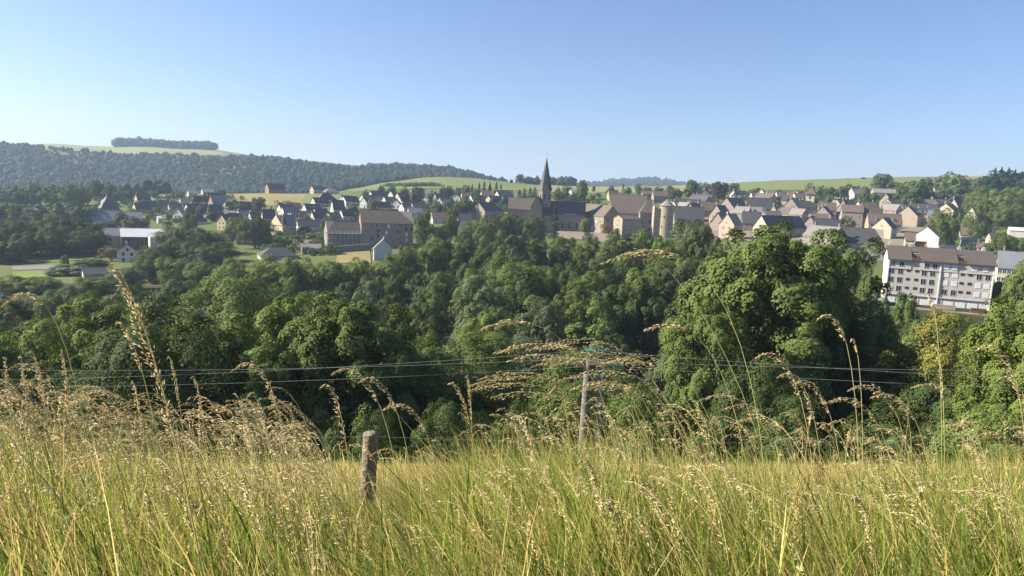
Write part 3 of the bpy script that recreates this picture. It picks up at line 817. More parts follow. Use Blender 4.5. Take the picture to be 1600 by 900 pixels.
octag(b, z0, z0 + (z1 - z0) * .13, tw * 1.2, tw * .98); octag(b, z0 + (z1 - z0) * .13, z1, tw * .98, .06)
sp = b.build('spire', ROOF['s'], ce)
b = MB(); b.cyl((0, 0, z1 - .2), (0, 0, hz(238)), .1, .05, 6); b.box(-.5, .5, -.05, .05, hz(241.2), hz(240.6)); b.build('finial_cross', METAL, sp)
for i in range(8):
    t = 2 * math.pi * i / 8
    b = MB(); b.box(-.5, .5, -.08, 0, 0, 2.6, 0); b.cyl((0, 0, 2.6), (0, -.08, 2.6), .5, .5, 10, 0)
    for k in range(5): b.box(-.5, .5, -.14, -.08, .2 + k * .5, .32 + k * .5, 1)
    o = b.build('belfry_opening', [GLASS, ROOF['b']], ce)
    rad = tw * 1.045 * math.cos(math.pi / 8)
    o.location = (rad * math.cos(t), rad * math.sin(t), hz(311)); o.rotation_euler = (0, 0, t + R(90))
def block(parent, name, x0, x1, y0, y1, he, hr, axis, wm, rm):
    """a gabled block between local limits; axis of the ridge x or y"""
    L, W = (x1 - x0, y1 - y0) if axis == 'x' else (y1 - y0, x1 - x0)
    w = gable_wall(L, W, he, hr, WALL[wm], parent, name + '_wall')
    r_ = roof_mesh(L, W, he, hr).build(name + '_roof', ROOF[rm], parent)
    for o in (w, r_):
        o.location = ((x0 + x1) / 2, (y0 + y1) / 2, 0)
        if axis == 'y': o.rotation_euler = (0, 0, R(90))
    return w, r_
X = lambda px: (px - 849) * mpx
block(ce, 'choir', X(793), X(836), -4, 7, hz(328), hz(311), 'x', 'S', 'b')
block(ce, 'transept', X(829), X(846), -8, 9, hz(323), hz(307), 'y', 'S', 'g')
block(ce, 'nave', X(856), X(913), -4, 8, hz(333), hz(314), 'x', 'S', 's')
block(ce, 'side_chapel', X(838), X(860), -8.5, -2, hz(338), hz(324), 'x', 'S', 's')
def arch_win(parent, x, y, z, w, h, name='arched_window'):
    b = MB(); b.box(-w / 2, w / 2, -.05, 0, 0, h - w / 2, 1); b.cyl((0, 0, h - w / 2), (0, -.05, h - w / 2), w / 2, w / 2, 12, 1)
    b.box(-w / 2 - .15, -w / 2, -.1, 0, -.1, h - w / 2, 0); b.box(w / 2, w / 2 + .15, -.1, 0, -.1, h - w / 2, 0); b.box(-w / 2 - .2, w / 2 + .2, -.14, 0, -.25, -.1, 0)
    o = b.build(name, [WALL['T'], GLASS], parent); o.location = (x, y, z); return o
for k in range(3): arch_win(ce, X(800 + k * 11), -4.0, 3.2, 1.1, 3.4)
for k in range(4): arch_win(ce, X(868 + k * 11), -4.0, 3.2, 1.1, 3.4)

# ---- convent chapel and convent wing
e, L, W_, he, hr, ro = H('stone chapel with tall arched window and small pale dormer', 871, 873, 905, 360, 339, 323, 'L', 'S', 'b', W=10, chim=0, wins=False, name='chapel', cat='chapel', d=None)
arch_win(e, -L * .12, -W_ / 2, he * .32, 1.5, 4.2)
b = MB(); b.box(L * .22, L * .45, -W_ / 2 - 1.3, -W_ / 2 + .2, -1, he - 1.6); b.build('stair_turret', WALL['S'], e)
b = MB(); b.box(L * .17, L * .5, -W_ / 2 - 1.6, -W_ / 2 + 1.0, he - 1.58, he - 1.3); b.build('lean_roof', ROOF['w'], e)
put('window', win_me(1.0, 1.1), e, (L * .33, -W_ / 2 - 1.3, he - 3.4)); put('window', win_me(1.0, 1.2), e, (L * .33, -W_ / 2 - 1.3, 1.2))
e, L, W_, he, hr, ro = H('long stone convent wing with white shutters and brown roof', 905, 942, 967, 366, 338, 321.5, 'R', 'S', 'b', W=12, chim=1, wins=False, name='convent', cat='convent')
for (x, z, k) in [(-.12, .58, 'w'), (.18, .58, 'w'), (.36, .60, 'n'), (-.12, .2, 'w'), (.04, .2, 'w'), (.16, .2, 'd'), (-.34, .58, 'n'), (-.36, .2, 'n'), (.4, .22, 'n')]:
    put('shutter' if k == 'w' else 'window', shut_me(1.1, 1.7, 'w') if k == 'w' else win_me(1.1, 1.7, k), e, (L * x, -W_ / 2, he * z))
for (y, z) in [(-.25, .72), (.12, .72), (.3, .4), (-.2, .3)]:
    put('window', win_me(1.0, 1.6, 'd'), e, (L / 2, W_ * y, he * z), R(90))
H('huge plain brown roofed hall rising behind the convent', 950, 953, 1010, 345, 331.5, 303, 'L', 'S', 'b', W=20, chim=1, wins=False, name='castle_hall', cat='hall', dorm=0)

# ---- castle: pavilion, low wing, turret and round tower
pb = hit(1000, 366)
e, L, W_, he, hr, ro = H('square stone castle pavilion with steep pyramid slate roof', 996, 998, 1024, 367, 331, 310.5, 'L', 'S', 'b', W=9.5, hip=(.49, .49), chim=1, wins=False, name='castle_pavilion', cat='castle')
put('window', win_me(1.4, 2.2, 'd'), e, (L * .12, -W_ / 2, he * .52)); put('window', win_me(1.4, 1.6, 'd'), e, (L * .1, -W_ / 2, he * .18)); put('window', win_me(.7, .9, 'd'), e, (-L * .36, -W_ / 2, he * .55))
H('low castle wing with flat top and sunlit left wall', 957, 971, 999, 370, 342, 337.5, 'L', 'T', 'b', W=9, chim=0, wins=True, cols=3, gcols=1, gattic=False, name='castle_wing', cat='castle')
tb = hit(1041, 372)
tw2 = 11.0 * tb[1] / FPX
te = empty('castle_tower', (tb[0], tb[1] + tw2, G(tb[0], tb[1] + tw2)), 0)
tag(te, 'round stone castle tower with low conical roof and broken wall', 'tower')
tz = lambda r: P(1041, r, tb[1] + tw2)[2] - te.location.z
b = MB(); b.cyl((0, 0, -2), (0, 0, tz(321)), tw2 * 1.03, tw2 * .98, 24); b.build('tower_wall', WALL['T'], te, smooth=False)
b = MB(); b.cyl((0, 0, tz(321.5)), (0, 0, tz(311)), tw2 * 1.12, .05, 24); b.build('cone_roof', ROOF['g'], te)
b = MB(); b.cyl((0, 0, tz(322.6)), (0, 0, tz(321.4)), tw2 * 1.05, tw2 * 1.1, 24); b.build('cornice', WALL['S'], te)
b = MB(); mp2 = tb[1] / FPX
b.box(-tw2 - 9 * mp2, -tw2 + 1.6, -1.5, 5, -2, tz(326))

b.poly([(-tw2 - 9 * mp2, -1.5, tz(326)), (-tw2 - 5 * mp2, -1.5, tz(326)), (-tw2 - 9 * mp2, -1.5, tz(322.5)), (-tw2 - 9 * mp2, 5, tz(326)), (-tw2 - 5 * mp2, 5, tz(326)), (-tw2 - 9 * mp2, 5, tz(322.5))],
       [(0, 1, 2), (3, 5, 4), (0, 3, 4, 1), (1, 4, 5, 2), (0, 2, 5, 3)])
b.build('ruined_wall', WALL['T'], te)
for (t, r) in ((-120, 340), (-75, 352), (-135, 356)):
    b = MB(); b.box(-.3, .3, -.1, .05, 0, 1.1); o = b.build('arrow_slit', GLASS, te)
    o.location = (tw2 * 1.0 * math.cos(R(t)), tw2 * 1.0 * math.sin(R(t)), tz(r)); o.rotation_euler = (0, 0, R(t + 90))

# ---- bell tower in the old town
bb = hit(1267, 334)
be = empty('bell_tower', (bb[0], bb[1] + 3, G(bb[0], bb[1] + 3)), R(-32))
tag(be, 'square stone bell tower with flared slate roof and thin spire', 'bell tower')
bz = lambda r: P(1268, r, bb[1] + 3)[2] - be.location.z
hw = 6.2 * bb[1] / FPX
b = MB(); b.box(-hw, hw, -hw, hw, -1.5, bz(303.5)); b.build('tower_wall', WALL['C'], be)
b = MB()
prof = [(303.8, 1.38), (302.2, 1.28), (299.5, .85), (296, .55), (293.5, .42), (292.6, .5), (290, .25), (285, .1), (281.5, .02)]
for (r0, k0), (r1, k1) in zip(prof[:-1], prof[1:]):
    v = [(sx * hw * k, sy * hw * k, bz(r)) for r, k in ((r0, k0), (r1, k1)) for sx, sy in ((-1, -1), (1, -1), (1, 1), (-1, 1))]
    b.poly(v, [(0, 1, 5, 4), (1, 2, 6, 5), (2, 3, 7, 6), (3, 0, 4, 7)])
b.face([(sx * hw * 1.38, sy * hw * 1.38, bz(303.8)) for sx, sy in ((-1, 1), (1, 1), (1, -1), (-1, -1))])
rf = b.build('flared_roof', ROOF['b'], be)
b = MB(); b.cyl((0, 0, bz(282)), (0, 0, bz(278.5)), .06, .04, 5); b.box(-.35, .35, -.03, .03, bz(280), bz(279.6)); b.build('weather_vane', METAL, rf)
for rz in (0, 90, 180, 270):
    b = MB(); b.box(-.6, .6, -.08, 0, 0, 1.8); o = b.build('belfry_opening', GLASS, be)
    o.rotation_euler = (0, 0, R(rz)); o.location = Matrix.Rotation(R(rz), 3, 'Z') @ Vector((0, -hw, bz(311)))

# ---- apartment block
def apartment():
    c, cen, r, q, L, W = frame_from_pixels(1371, 1381, 1545, 474, 'L', 11, d=188, phi=6.5)
    W = 11.0
    cen = c + r * (L / 2) + q * (W / 2)
    zb = P(1387, 473, 188)[2]
    zg = min(G(*(cen + r * a * L / 2 + q * b_ * W / 2)[:2]) for a in (-1, 1) for b_ in (-1, 1))
    e = empty('apartment_block', (cen[0], cen[1], zb), math.atan2(r[1], r[0]))
    tag(e, 'long grey five storey apartment block with brown roof and garage doors', 'apartment block')
    he = P(1387, 403, 188)[2] - zb; hr = P(1384, 384, 188 + W / 2)[2] - zb
    x, y = L / 2, W / 2
    grey = rough_mat('apartment_render', (.47, .445, .41), (.42, .40, .37), .25, c=(.36, .345, .32))
    cream = rough_mat('apartment_gable_sunlit', (.66, .62, .52), (.60, .56, .47), .3)  # gable ends lighter than the front: sun brightness put into their colour
    brown = rough_mat('apartment_roof', (.088, .073, .066), (.070, .059, .054), .35, .8, c=(.105, .09, .08), stretch=(.3, 1, 1))
    gh = 2.6
    b = MB()
    b.poly([(-x, -y, -6), (x, -y, -6), (x, y, -6), (-x, y, -6), (-x, -y, he), (x, -y, he), (x, y, he), (-x, y, he), (-x, 0, hr), (x, 0, hr)],
           [(0, 1, 5, 4), (2, 3, 7, 6), (4, 5, 6, 7)])
    b.poly([(-x, -y, -6), (-x, y, -6), (-x, -y, he), (-x, y, he), (-x, 0, hr)], [(1, 0, 2, 4, 3)], 1)
    b.poly([(x, -y, -6), (x, y, -6), (x, -y, he), (x, y, he), (x, 0, hr)], [(0, 1, 3, 4, 2)], 1)
    b.build('wall', [grey, cream], e)
    # roof in three projecting stretches with two recessed notches
    s = (hr - he) / y
    notch = [(.225, .305), (.665, .735)]
    def slab(xa, xb, yo, name='roof'):
        m = MB(); za = he - (yo - y) * s
        v = [(xa, -yo, za + .05), (xb, -yo, za + .05), (xb, 0, hr + .05), (xa, 0, hr + .05), (xa, -yo, za + .3), (xb, -yo, za + .3), (xb, 0, hr + .3), (xa, 0, hr + .3)]
        m.poly(v, [(0, 3, 2, 1), (4, 5, 6, 7), (0, 1, 5, 4), (1, 2, 6, 5), (3, 0, 4, 7)])
        return m.build(name, brown, e)
    m = MB(); za = he - .5 * s
    m.poly([(-x - .3, 0, hr + .06), (x + .3, 0, hr + .06), (x + .3, y + .5, za), (-x - .3, y + .5, za), (-x - .3, 0, hr + .31), (x + .3, 0, hr + .31), (x + .3, y + .5, za + .25), (-x - .3, y + .5, za + .25)],
           [(0, 1, 2, 3), (4, 7, 6, 5), (2, 6, 7, 3), (0, 3, 7, 4), (1, 5, 6, 2)])
    m.build('rear_roof', brown, e)
    edges = [0, notch[0][0], notch[0][1], notch[1][0], notch[1][1], 1]
    first = None
    for k in range(5):
        xa = -x + L * edges[k]; xb = -x + L * edges[k + 1]
        if k in (0, 2, 4):
            if k == 0: xa -= .35
            if k == 4: xb += .35
            o = slab(xa, xb, y + .75)
            first = first or o
            # dormer storey that projects under the roof
            m = MB(); m.box(xa + (.35 if k == 0 else .02), xb - (.35 if k == 4 else .02), -y - .12, -y + .02, he - 2.45, he - .32)
            m.build('upper_storey', grey, e)
            m = MB(); m.box(xa - .0, xb, -y - .18, -y + .01, he - 2.6, he - 2.45); m.build('string_course', grey, e)
        else:
            m = MB(); yi = y * .42; zt = hr - yi * s
            m.poly([(xa, -yi, zt), (xb, -yi, zt), (xb, 0, hr + .04), (xa, 0, hr + .04), (xa, -yi, zt + .22), (xb, -yi, zt + .22), (xb, 0, hr + .26), (xa, 0, hr + .26)],
                   [(0, 3, 2, 1), (4, 5, 6, 7), (0, 1, 5, 4)])
            m.build('notch_roof', brown, e)
            m = MB(); m.box(xa + .02, xb - .02, -y - .05, -yi * .9, he - .35, he + .12)
            m.build('balcony_floor', ROOF['s'], e)
            m = MB(); m.box(xa + .05, xb - .05, -yi - .02, -yi * .85, he + .1, zt + .1); m.build('notch_wall', DOOR, e)
            for j in (-.55, .55): put('window', win_me(.7, 1.0), e, ((xa + xb) / 2 + j, -yi - .02, he + .5))
            m = MB(); m.box(xa + .02, xb - .02, -y - .3, -y - .24, he - .35, he + .55); m.build('balustrade', DOOR, e)
    for u in (.23, .70, .93, .02):
        chimney(first, -x + L * u, .4, hr - .6, hr + .75, WALL['G'], .8, .9)
    # window grid: three storeys below the upper one
    fh = (he - 2.5 - gh) / 3
    colsx = [(.04, 'n'), (.125, 'n'), (.205, 's'), (.285, 's'), (.355, 'n'), (.435, 'n'), (.565, 'n'), (.65, 'n'), (.715, 's'), (.79, 's'), (.87, 'n'), (.95, 'n')]
    rr = random.Random(4)
    closed = {(0, 0), (2, 6), (2, 7), (1, 6), (1, 7), (1, 10), (1, 11), (0, 10), (0, 11)}
    for f in range(3):
        for k, (u, kind) in enumerate(colsx):
            X_ = -x + L * u; z = gh + fh * f + fh * .38
            if kind == 's':
                put('window', win_me(.8, .5, 'd'), e, (X_, -y, z + .75))
            elif (f, k) in closed:
                put('roller_shutter', shut_me(1.25, 1.35, 'w'), e, (X_, -y, z))
            else:
                put('window', win_me(1.1, 1.3, 'a'), e, (X_, -y, z))
    for u, kind in [(.04, 'n'), (.13, 'n'), (.37, 'n'), (.45, 'n'), (.56, 'w'), (.635, 'w'), (.82, 'w'), (.92, 'w')]:
        X_ = -x + L * u
        if kind == 'n': put('window', win_me(1.0, 1.15, 'a'), e, (X_, -y - .12, he - 1.9))
        else: put('roller_shutter', shut_me(1.2, 1.2, 'w'), e, (X_, -y - .12, he - 1.9))
    for k in range(9):
        m = MB(); m.box(-1.05, 1.05, -.07, 0, 0, 2.05, 0)
        for i in range(4): m.box(-.9 + i * .48, -.6 + i * .48, -.09, -.07, 1.72, 1.9, 1)
        for i in range(3): m.box(-1.0, 1.0, -.085, -.07, .3 + i * .5, .33 + i * .5, 0)
        m.build('garage_door', [SHUT_W, GLASS], e).location = (-x + L * (.06 + k * .112), -y, .1)
    m = MB(); m.box(-x, x, -y - .3, -y, gh - .15, gh + .05); m.build('garage_lintel', WALL['G'], e)
    for u in (.505, .995, .003):
        m = MB(); m.box(-.13, .13, -.2, .0, 0, he - .3); m.build('downpipe', SHUT_W, e).location = (-x + L * u, -y - (.13 if u == .505 else .02), 0)
    # forecourt slab, low wall and railing belong to the grounds
    return e, L, W, cen, r, q, zb
ae, aL, aW, acen, ar, aq, azb = apartment()
def loc2(a, b_): return acen + ar * a - aq * (aW / 2 + b_)
v = [loc2(-aL / 2 - 3, -aW - 3), loc2(aL / 2 + 14, -aW - 3), loc2(aL / 2 + 14, 7.5), loc2(-aL / 2 - 3, 7.5)]
b = MB(); b.poly([(p[0], p[1], azb - .02) for p in v] + [(p[0], p[1], azb - 6) for p in v], [(3, 2, 1, 0), (0, 1, 5, 4), (1, 2, 6, 5), (2, 3, 7, 6), (3, 0, 4, 7)])
tag(b.build('forecourt', F_EARTH), kind='structure')
def on_court(a, b_): p = loc2(a, b_); return (p[0], p[1], azb)
rz_a = math.atan2(ar[1], ar[0])
rl = empty('railing', on_court(aL * .64, 5.2), rz_a); tag(rl, 'grey metal railing along the forecourt right of the garages', 'railing')
for i in range(11):
    b = MB(); b.box(-.03, .03, -.03, .03, 0, 1.1); b.build('baluster', METAL, rl).location = (-4 + .8 * i, 0, 0)
for z in (.15, 1.05):
    b = MB(); b.box(-4.1, 4.1, -.035, .035, z, z + .06); b.build('rail', METAL, rl)
for a, w_, lb in ((aL * .36, 3.2, 'dark brown low wall block in front of the right garage doors'), (aL * .56, 2.4, 'dark low wall block at the end of the garages')):
    b = MB(); b.box(-w_ / 2, w_ / 2, -.4, .4, 0, 1.0); b.box(-w_ / 2 - .1, w_ / 2 + .1, -.5, .5, 1.0, 1.12)
    o = b.build('planter_wall', DOOR); o.location = on_court(a, 4.5); o.rotation_euler = (0, 0, rz_a); tag(o, lb, 'wall')
b = MB(); b.box(-2.6, 2.6, -.2, .2, 0, 1.1); b.box(-2.7, 2.7, -.25, .25, 1.1, 1.2)
o = b.build('low_wall', WALL['T']); o.location = on_court(aL * .05, 3.8); o.rotation_euler = (0, 0, rz_a); tag(o, 'pale low wall before the middle garage doors', 'wall')
b = MB(); b.box(-4, 4, -.2, .2, 0, 2.6); b.box(-4.1, 4.1, -.25, .25, 2.6, 2.7)
o = b.build('court_wall', WALL['P']); o.location = on_court(aL * .78, 3.0); o.rotation_euler = (0, 0, rz_a); tag(o, 'pinkish wall closing the forecourt beside the railing', 'wall')

# ---- parked cars by the barn
def car(label, px, row, colr, rz):
    p = hit(px, row); e = empty('parked_car', (p[0], p[1], G(p[0], p[1]) + .3), rz); tag(e, label, 'car', 'cars parked by the barn')
    pm = rough_mat('car_paint', colr, tuple(c * .9 for c in colr), 1, .3, spec=.5)
    b = MB()
    pr = [(-2.1, .35), (-2.1, .75), (-1.9, .85), (-1.3, .9), (-.75, 1.4), (.75, 1.42), (1.5, .95), (2.05, .85), (2.1, .35)]
    n = len(pr)
    v = [(x_, -.82 * (.86 if z_ > 1.2 else 1), z_) for x_, z_ in pr] + [(x_, .82 * (.86 if z_ > 1.2 else 1), z_) for x_, z_ in pr]
    b.poly(v, [tuple(range(n)), tuple(range(2 * n - 1, n - 1, -1))] + [(i + 1, i, n + i, n + i + 1) for i in range(n - 1)] + [(0, n - 1, 2 * n - 1, n)])
    b.build('body', pm, e)
    b = MB()
    for sy in (-1, 1):
        b.face([(x_, sy * .84 * k, z_) for x_, z_, k in ((-1.15, .95, 1), (1.3, .95, 1), (.7, 1.36, .9), (-.7, 1.35, .9))])
    b.face([(1.46, -.7, 1.0), (1.46, .7, 1.0), (.82, .65, 1.41), (.82, -.65, 1.41)]); b.face([(-1.33, .7, .94), (-1.33, -.7, .94), (-.82, -.62, 1.37), (-.82, .62, 1.37)])
    b.build('side_windows', GLASS, e)
    for x_ in (-1.3, 1.3):
        for y_ in (-.8, .8):
            b = MB(); b.cyl((x_, y_ - .1, .3), (x_, y_ + .1, .3), .31, .31, 12); b.build('wheel', ROOF['s'], e)
car('white car parked by the barn wall', 1347, 393, (.6, .6, .6), R(20))
car('silver car parked beside the white car at the barn', 1356, 393.5, (.35, .36, .38), R(25))
car('dark grey car parked at the barn corner', 1366, 394, (.08, .08, .09), R(15))
fr = random.Random(23); nf_ = 0
FIL = [('S', 'b', 'stone house with brown roof packed into the old town'), ('T', 's', 'tan house with dark slate roof packed into the old town'), ('C', 'b', 'cream house with brown roof packed into the old town'), ('S', 's', 'grey stone house with dark slate roof packed into the old town'), ('T', 'g', 'tan house with pale roof packed into the old town')]
for t_ in range(900):
    if nf_ >= 30: break
    px = fr.uniform(1052, 1470); base = fr.uniform(322, 352)
    p = hit(px, base)
    if any((p[0] - a) ** 2 + (p[1] - b_) ** 2 < (r_ + 5.0) ** 2 for a, b_, r_ in HOUSES): continue
    m_ = FPX / math.hypot(p[0], p[1]); wl = fr.uniform(9, 15) * m_; wg = fr.uniform(3, 8) * m_
    hh = fr.uniform(5.5, 7.5) * m_; rr_ = fr.uniform(3.6, 5) * m_
    wa, ro_, lb = FIL[nf_ % 5]
    fs = fr.choice('LLR')
    H(lb, px - (wg if fs == 'L' else wl), px, px + (wl if fs == 'L' else wg), base, base - hh, base - hh - rr_, fs, wa, ro_, W=9, chim=fr.choice([1, 2]), name='town_house', group='town houses packed into the old town')
    nf_ += 1
EST = [('W', 's', 'L', 'white rendered house with dark slate roof among the estate gardens'), ('C', 's', 'L', 'cream rendered house with dark slate roof among the estate gardens'), ('W', 'b', 'L', 'white rendered house with brown roof among the estate gardens'), ('W', 'm', 'L', 'white rendered house with grey sheet roof among the estate gardens')]
ne_ = 0
for t_ in range(1500):
    if ne_ >= 26: break
    px, base = (fr.uniform(290, 560), fr.uniform(312, 352)) if fr.random() < .62 else (fr.uniform(560, 800), fr.uniform(309, 326))
    p = hit(px, base)
    if 345 < px < 480 and base < 324: continue
    if any((p[0] - a) ** 2 + (p[1] - b_) ** 2 < (r_ + 5.5) ** 2 for a, b_, r_ in HOUSES): continue
    m_ = FPX / math.hypot(p[0], p[1]); wl = fr.uniform(8, 12) * m_; wg = fr.uniform(3, 6) * m_; hh = fr.uniform(3.2, 4.6) * m_; rr_ = fr.uniform(3.6, 4.8) * m_
    wa, ro_, fs, lb = EST[ne_ % 4]
    H(lb, px - wg, px, px + wl, base, base - hh, base - hh - rr_, 'L', wa, ro_, W=8.5, chim=fr.choice([0, 1]), skyl=fr.choice([0, 0, 2]), name='house', group='rendered houses among the estate gardens')
    ne_ += 1
print('FILL HOUSES', nf_, ne_)
for rep in REPORT: print('HOUSE', rep)

# ------------------------------------------------------------------ trees
def unit(v): return v / np.maximum(np.linalg.norm(v, axis=-1, keepdims=True), 1e-9)
def leaf_quads(pos, nrm, size, g, asp=1.0):
    n = len(pos); k_ = np.array([1, 1, asp])
    t = unit(np.cross(nrm, g.normal(size=(n, 3)))); bt = np.cross(nrm, t)
    s = size[:, None]
    V = np.empty((n, 4, 3))
    V[:, 0] = pos - t * s * k_; V[:, 1] = pos + (bt * s * .75 + nrm * s * .12) * k_
    V[:, 2] = pos + t * s * k_; V[:, 3] = pos + (-bt * s * .75 + nrm * s * .12) * k_
    return V.reshape(-1, 3), np.arange(n * 4).reshape(n, 4)
def broad_crown(seed, nlobe, nleaf, leaf, z0=.05, pw=.55, lop=0.0, sub=10, rlo=.15, rhi=.25, asp=.75):
    """crown of a tree one high and one wide; leaves sit on small clumps, clumps on boughs"""
    g = np.random.default_rng(seed)
    k = np.arange(nlobe) + .5
    ph = np.arccos(1 - 2 * k / nlobe * .93); th = math.pi * (1 + 5 ** .5) * k
    d = np.stack([np.cos(th) * np.sin(ph), np.sin(th) * np.sin(ph), np.cos(ph)], -1) + g.normal(size=(nlobe, 3)) * .18
    d = unit(d)
    zc = z0 + (1 - z0) * .47
    ext = np.array([.5, .5, (1 - z0) * .53])
    rad = g.uniform(.58, .86, nlobe)
    lr = g.uniform(rlo, rhi, nlobe)
    cen = d * ext * rad[:, None] * (1 - lr[:, None] * .9) / (1 - .2 * .9)
    cen[:, 0] += lop * cen[:, 2]
    cen[:, 2] += zc
    # sub clumps
    sd = unit(g.normal(size=(nlobe, sub, 3)) + .55 * d[:, None, :] + np.array([0, 0, .35]))
    scen = cen[:, None, :] + sd * (lr * .72)[:, None, None] * np.array([1, 1, asp])
    srad = (lr[:, None] * g.uniform(.26, .48, (nlobe, sub)))
    scen = scen.reshape(-1, 3); srad = srad.ravel()
    pr = srad ** 2; pr /= pr.sum()
    pick = g.choice(len(srad), nleaf, p=pr)
    ld = unit(g.normal(size=(nleaf, 3)) + np.array([0, 0, .55]) + .5 * unit(scen[pick] - np.array([0, 0, zc - .15])))
    pos = scen[pick] + ld * (srad[pick] * g.uniform(.82, 1.08, nleaf))[:, None] * np.array([1, 1, asp])
    lo_ = unit(scen[pick] - cen[pick // sub]); nrm = unit(ld * .75 + lo_ * .6 + .35 * d[pick // sub] + g.normal(size=(nleaf, 3)) * .24 + np.array([0, 0, .2]))
    size = leaf * g.uniform(.6, 1.3, nleaf)
    # sparse inner leaves
    ni = nleaf // 9
    pin = unit(g.normal(size=(ni, 3))) * (g.uniform(0, 1, ni) ** .4)[:, None] * ext * .6; pin[:, 2] += zc
    pos = np.r_[pos, pin]; nrm = np.r_[nrm, unit(g.normal(size=(ni, 3)))]; size = np.r_[size, np.full(ni, leaf * 1.6)]
    V, F = leaf_quads(pos, nrm, size, g, asp)
    V[:, 2] = np.where(V[:, 2] > 0, V[:, 2] / np.percentile(V[:, 2], 99.7), V[:, 2])
    V[:, :2] *= .5 / np.percentile(np.abs(V[:, :2]), 98.5)
    V[:, 2] = np.maximum(V[:, 2], .02)
    return V, F, cen
def trunk_mesh(cen, seed, r=.022, top=.6):
    rr = random.Random(seed); b = MB()
    pts = [(rr.uniform(-.01, .01) * i, rr.uniform(-.01, .01) * i, -.04 + top * i / 5) for i in range(6)]
    b.tube(pts, [r * (1.35 - i * .19) for i in range(6)], 8)
    idx = list(range(len(cen))); rr.shuffle(idx)
    for i in idx[:min(12, len(idx))]:
        c = Vector(cen[i]); h = rr.uniform(.22, .55) * top / .6
        st = Vector((0, 0, min(h, max(.15, c.z - .12)))); mid = st.lerp(c, .5) + Vector((0, 0, .03))
        b.tube([st, mid, c], [r * .5, r * .32, r * .12], 5)
    return b.mesh('trunk', BARK, True)
def conifer_crown(seed, nleaf, leaf, z0=.06, pw=.85):
    g = np.random.default_rng(seed)
    lv = np.sort(g.uniform(0, 1, 34) ** .85); lv = z0 + (1 - z0) * lv
    pos = []; nrm = []
    per = nleaf // 34
    for z in lv:
        rmax = .5 * ((1 - z) / (1 - z0)) ** pw + .015
        nb = 9
        a0 = g.uniform(0, 6.28)
        for k in range(nb):
            a = a0 + k * 6.283 / nb + g.normal() * .12; L = rmax * g.uniform(.75, 1.08)
            m = max(3, per // nb); t = g.uniform(.15, 1, m)
            x = np.cos(a) * L * t; y = np.sin(a) * L * t; zz = z - .10 * L * t ** 1.5 + g.normal(size=m) * .008
            w = .16 * L * (1.1 - t); off = g.normal(size=m) * w
            pos.append(np.stack([x - np.sin(a) * off, y + np.cos(a) * off, zz], -1))
            nn_ = np.stack([np.cos(a) * .4 + g.normal(size=m) * .4, np.sin(a) * .4 + g.normal(size=m) * .4, .8 + 0 * t], -1); nrm.append(unit(nn_))
    pos = np.concatenate(pos); nrm = np.concatenate(nrm)
    V, F = leaf_quads(pos, nrm, leaf * g.uniform(.6, 1.3, len(pos)), g)
    return V, F
PROTO = {}
def proto(key, n, mk):
    PROTO[key] = [mk(i) for i in range(n)]
def mk_broad(nl, nleaf, leaf, seed0, **kw):
    def f(i):
        V, F, cen = broad_crown(seed0 + i, nl, nleaf, leaf, **kw)
        return np_mesh('crown', V, F, LEAF), trunk_mesh(cen, seed0 + i)
    return f
proto('near', 4, mk_broad(48, 62000, .0078, 100, sub=15, rlo=.11, rhi=.22))
proto('tall', 2, mk_broad(64, 84000, .0092, 150, sub=16, rlo=.09, rhi=.18, asp=.55))
proto('mid', 6, mk_broad(34, 22000, .0135, 200, sub=12, rlo=.12, rhi=.22))
proto('midr', 4, mk_broad(32, 18000, .0135, 250, sub=12, rlo=.13, rhi=.24, asp=1.05))
proto('far', 5, mk_broad(22, 4600, .030, 300, sub=8, asp=1.0))
proto('pop', 2, mk_broad(26, 5000, .028, 400, z0=.05, sub=8))
proto('airy', 2, mk_broad(30, 9000, .017, 450, sub=8, rlo=.10, rhi=.18))
proto('bush', 4, mk_broad(22, 9000, .028, 500, z0=-.15, sub=9, asp=1.3))
proto('nbush', 3, mk_broad(34, 34000, .0085, 550, z0=-.15, sub=12, rlo=.12, rhi=.22, asp=1.1))
proto('con', 3, lambda i: (np_mesh('crown', *conifer_crown(600 + i, 7000, .026), NEEDLE), trunk_mesh([(0, 0, .9)], 600 + i, .018, .85)))
TREES = []
NAMED = []
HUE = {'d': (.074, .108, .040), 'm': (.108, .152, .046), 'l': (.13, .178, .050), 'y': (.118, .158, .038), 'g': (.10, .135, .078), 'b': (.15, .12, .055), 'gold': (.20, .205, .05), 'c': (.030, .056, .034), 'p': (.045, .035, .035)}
KIND_CAT = {'con': 'conifer_tree', 'bush': 'bush', 'nbush': 'bush', 'pop': 'poplar_tree'}
cnt = {}
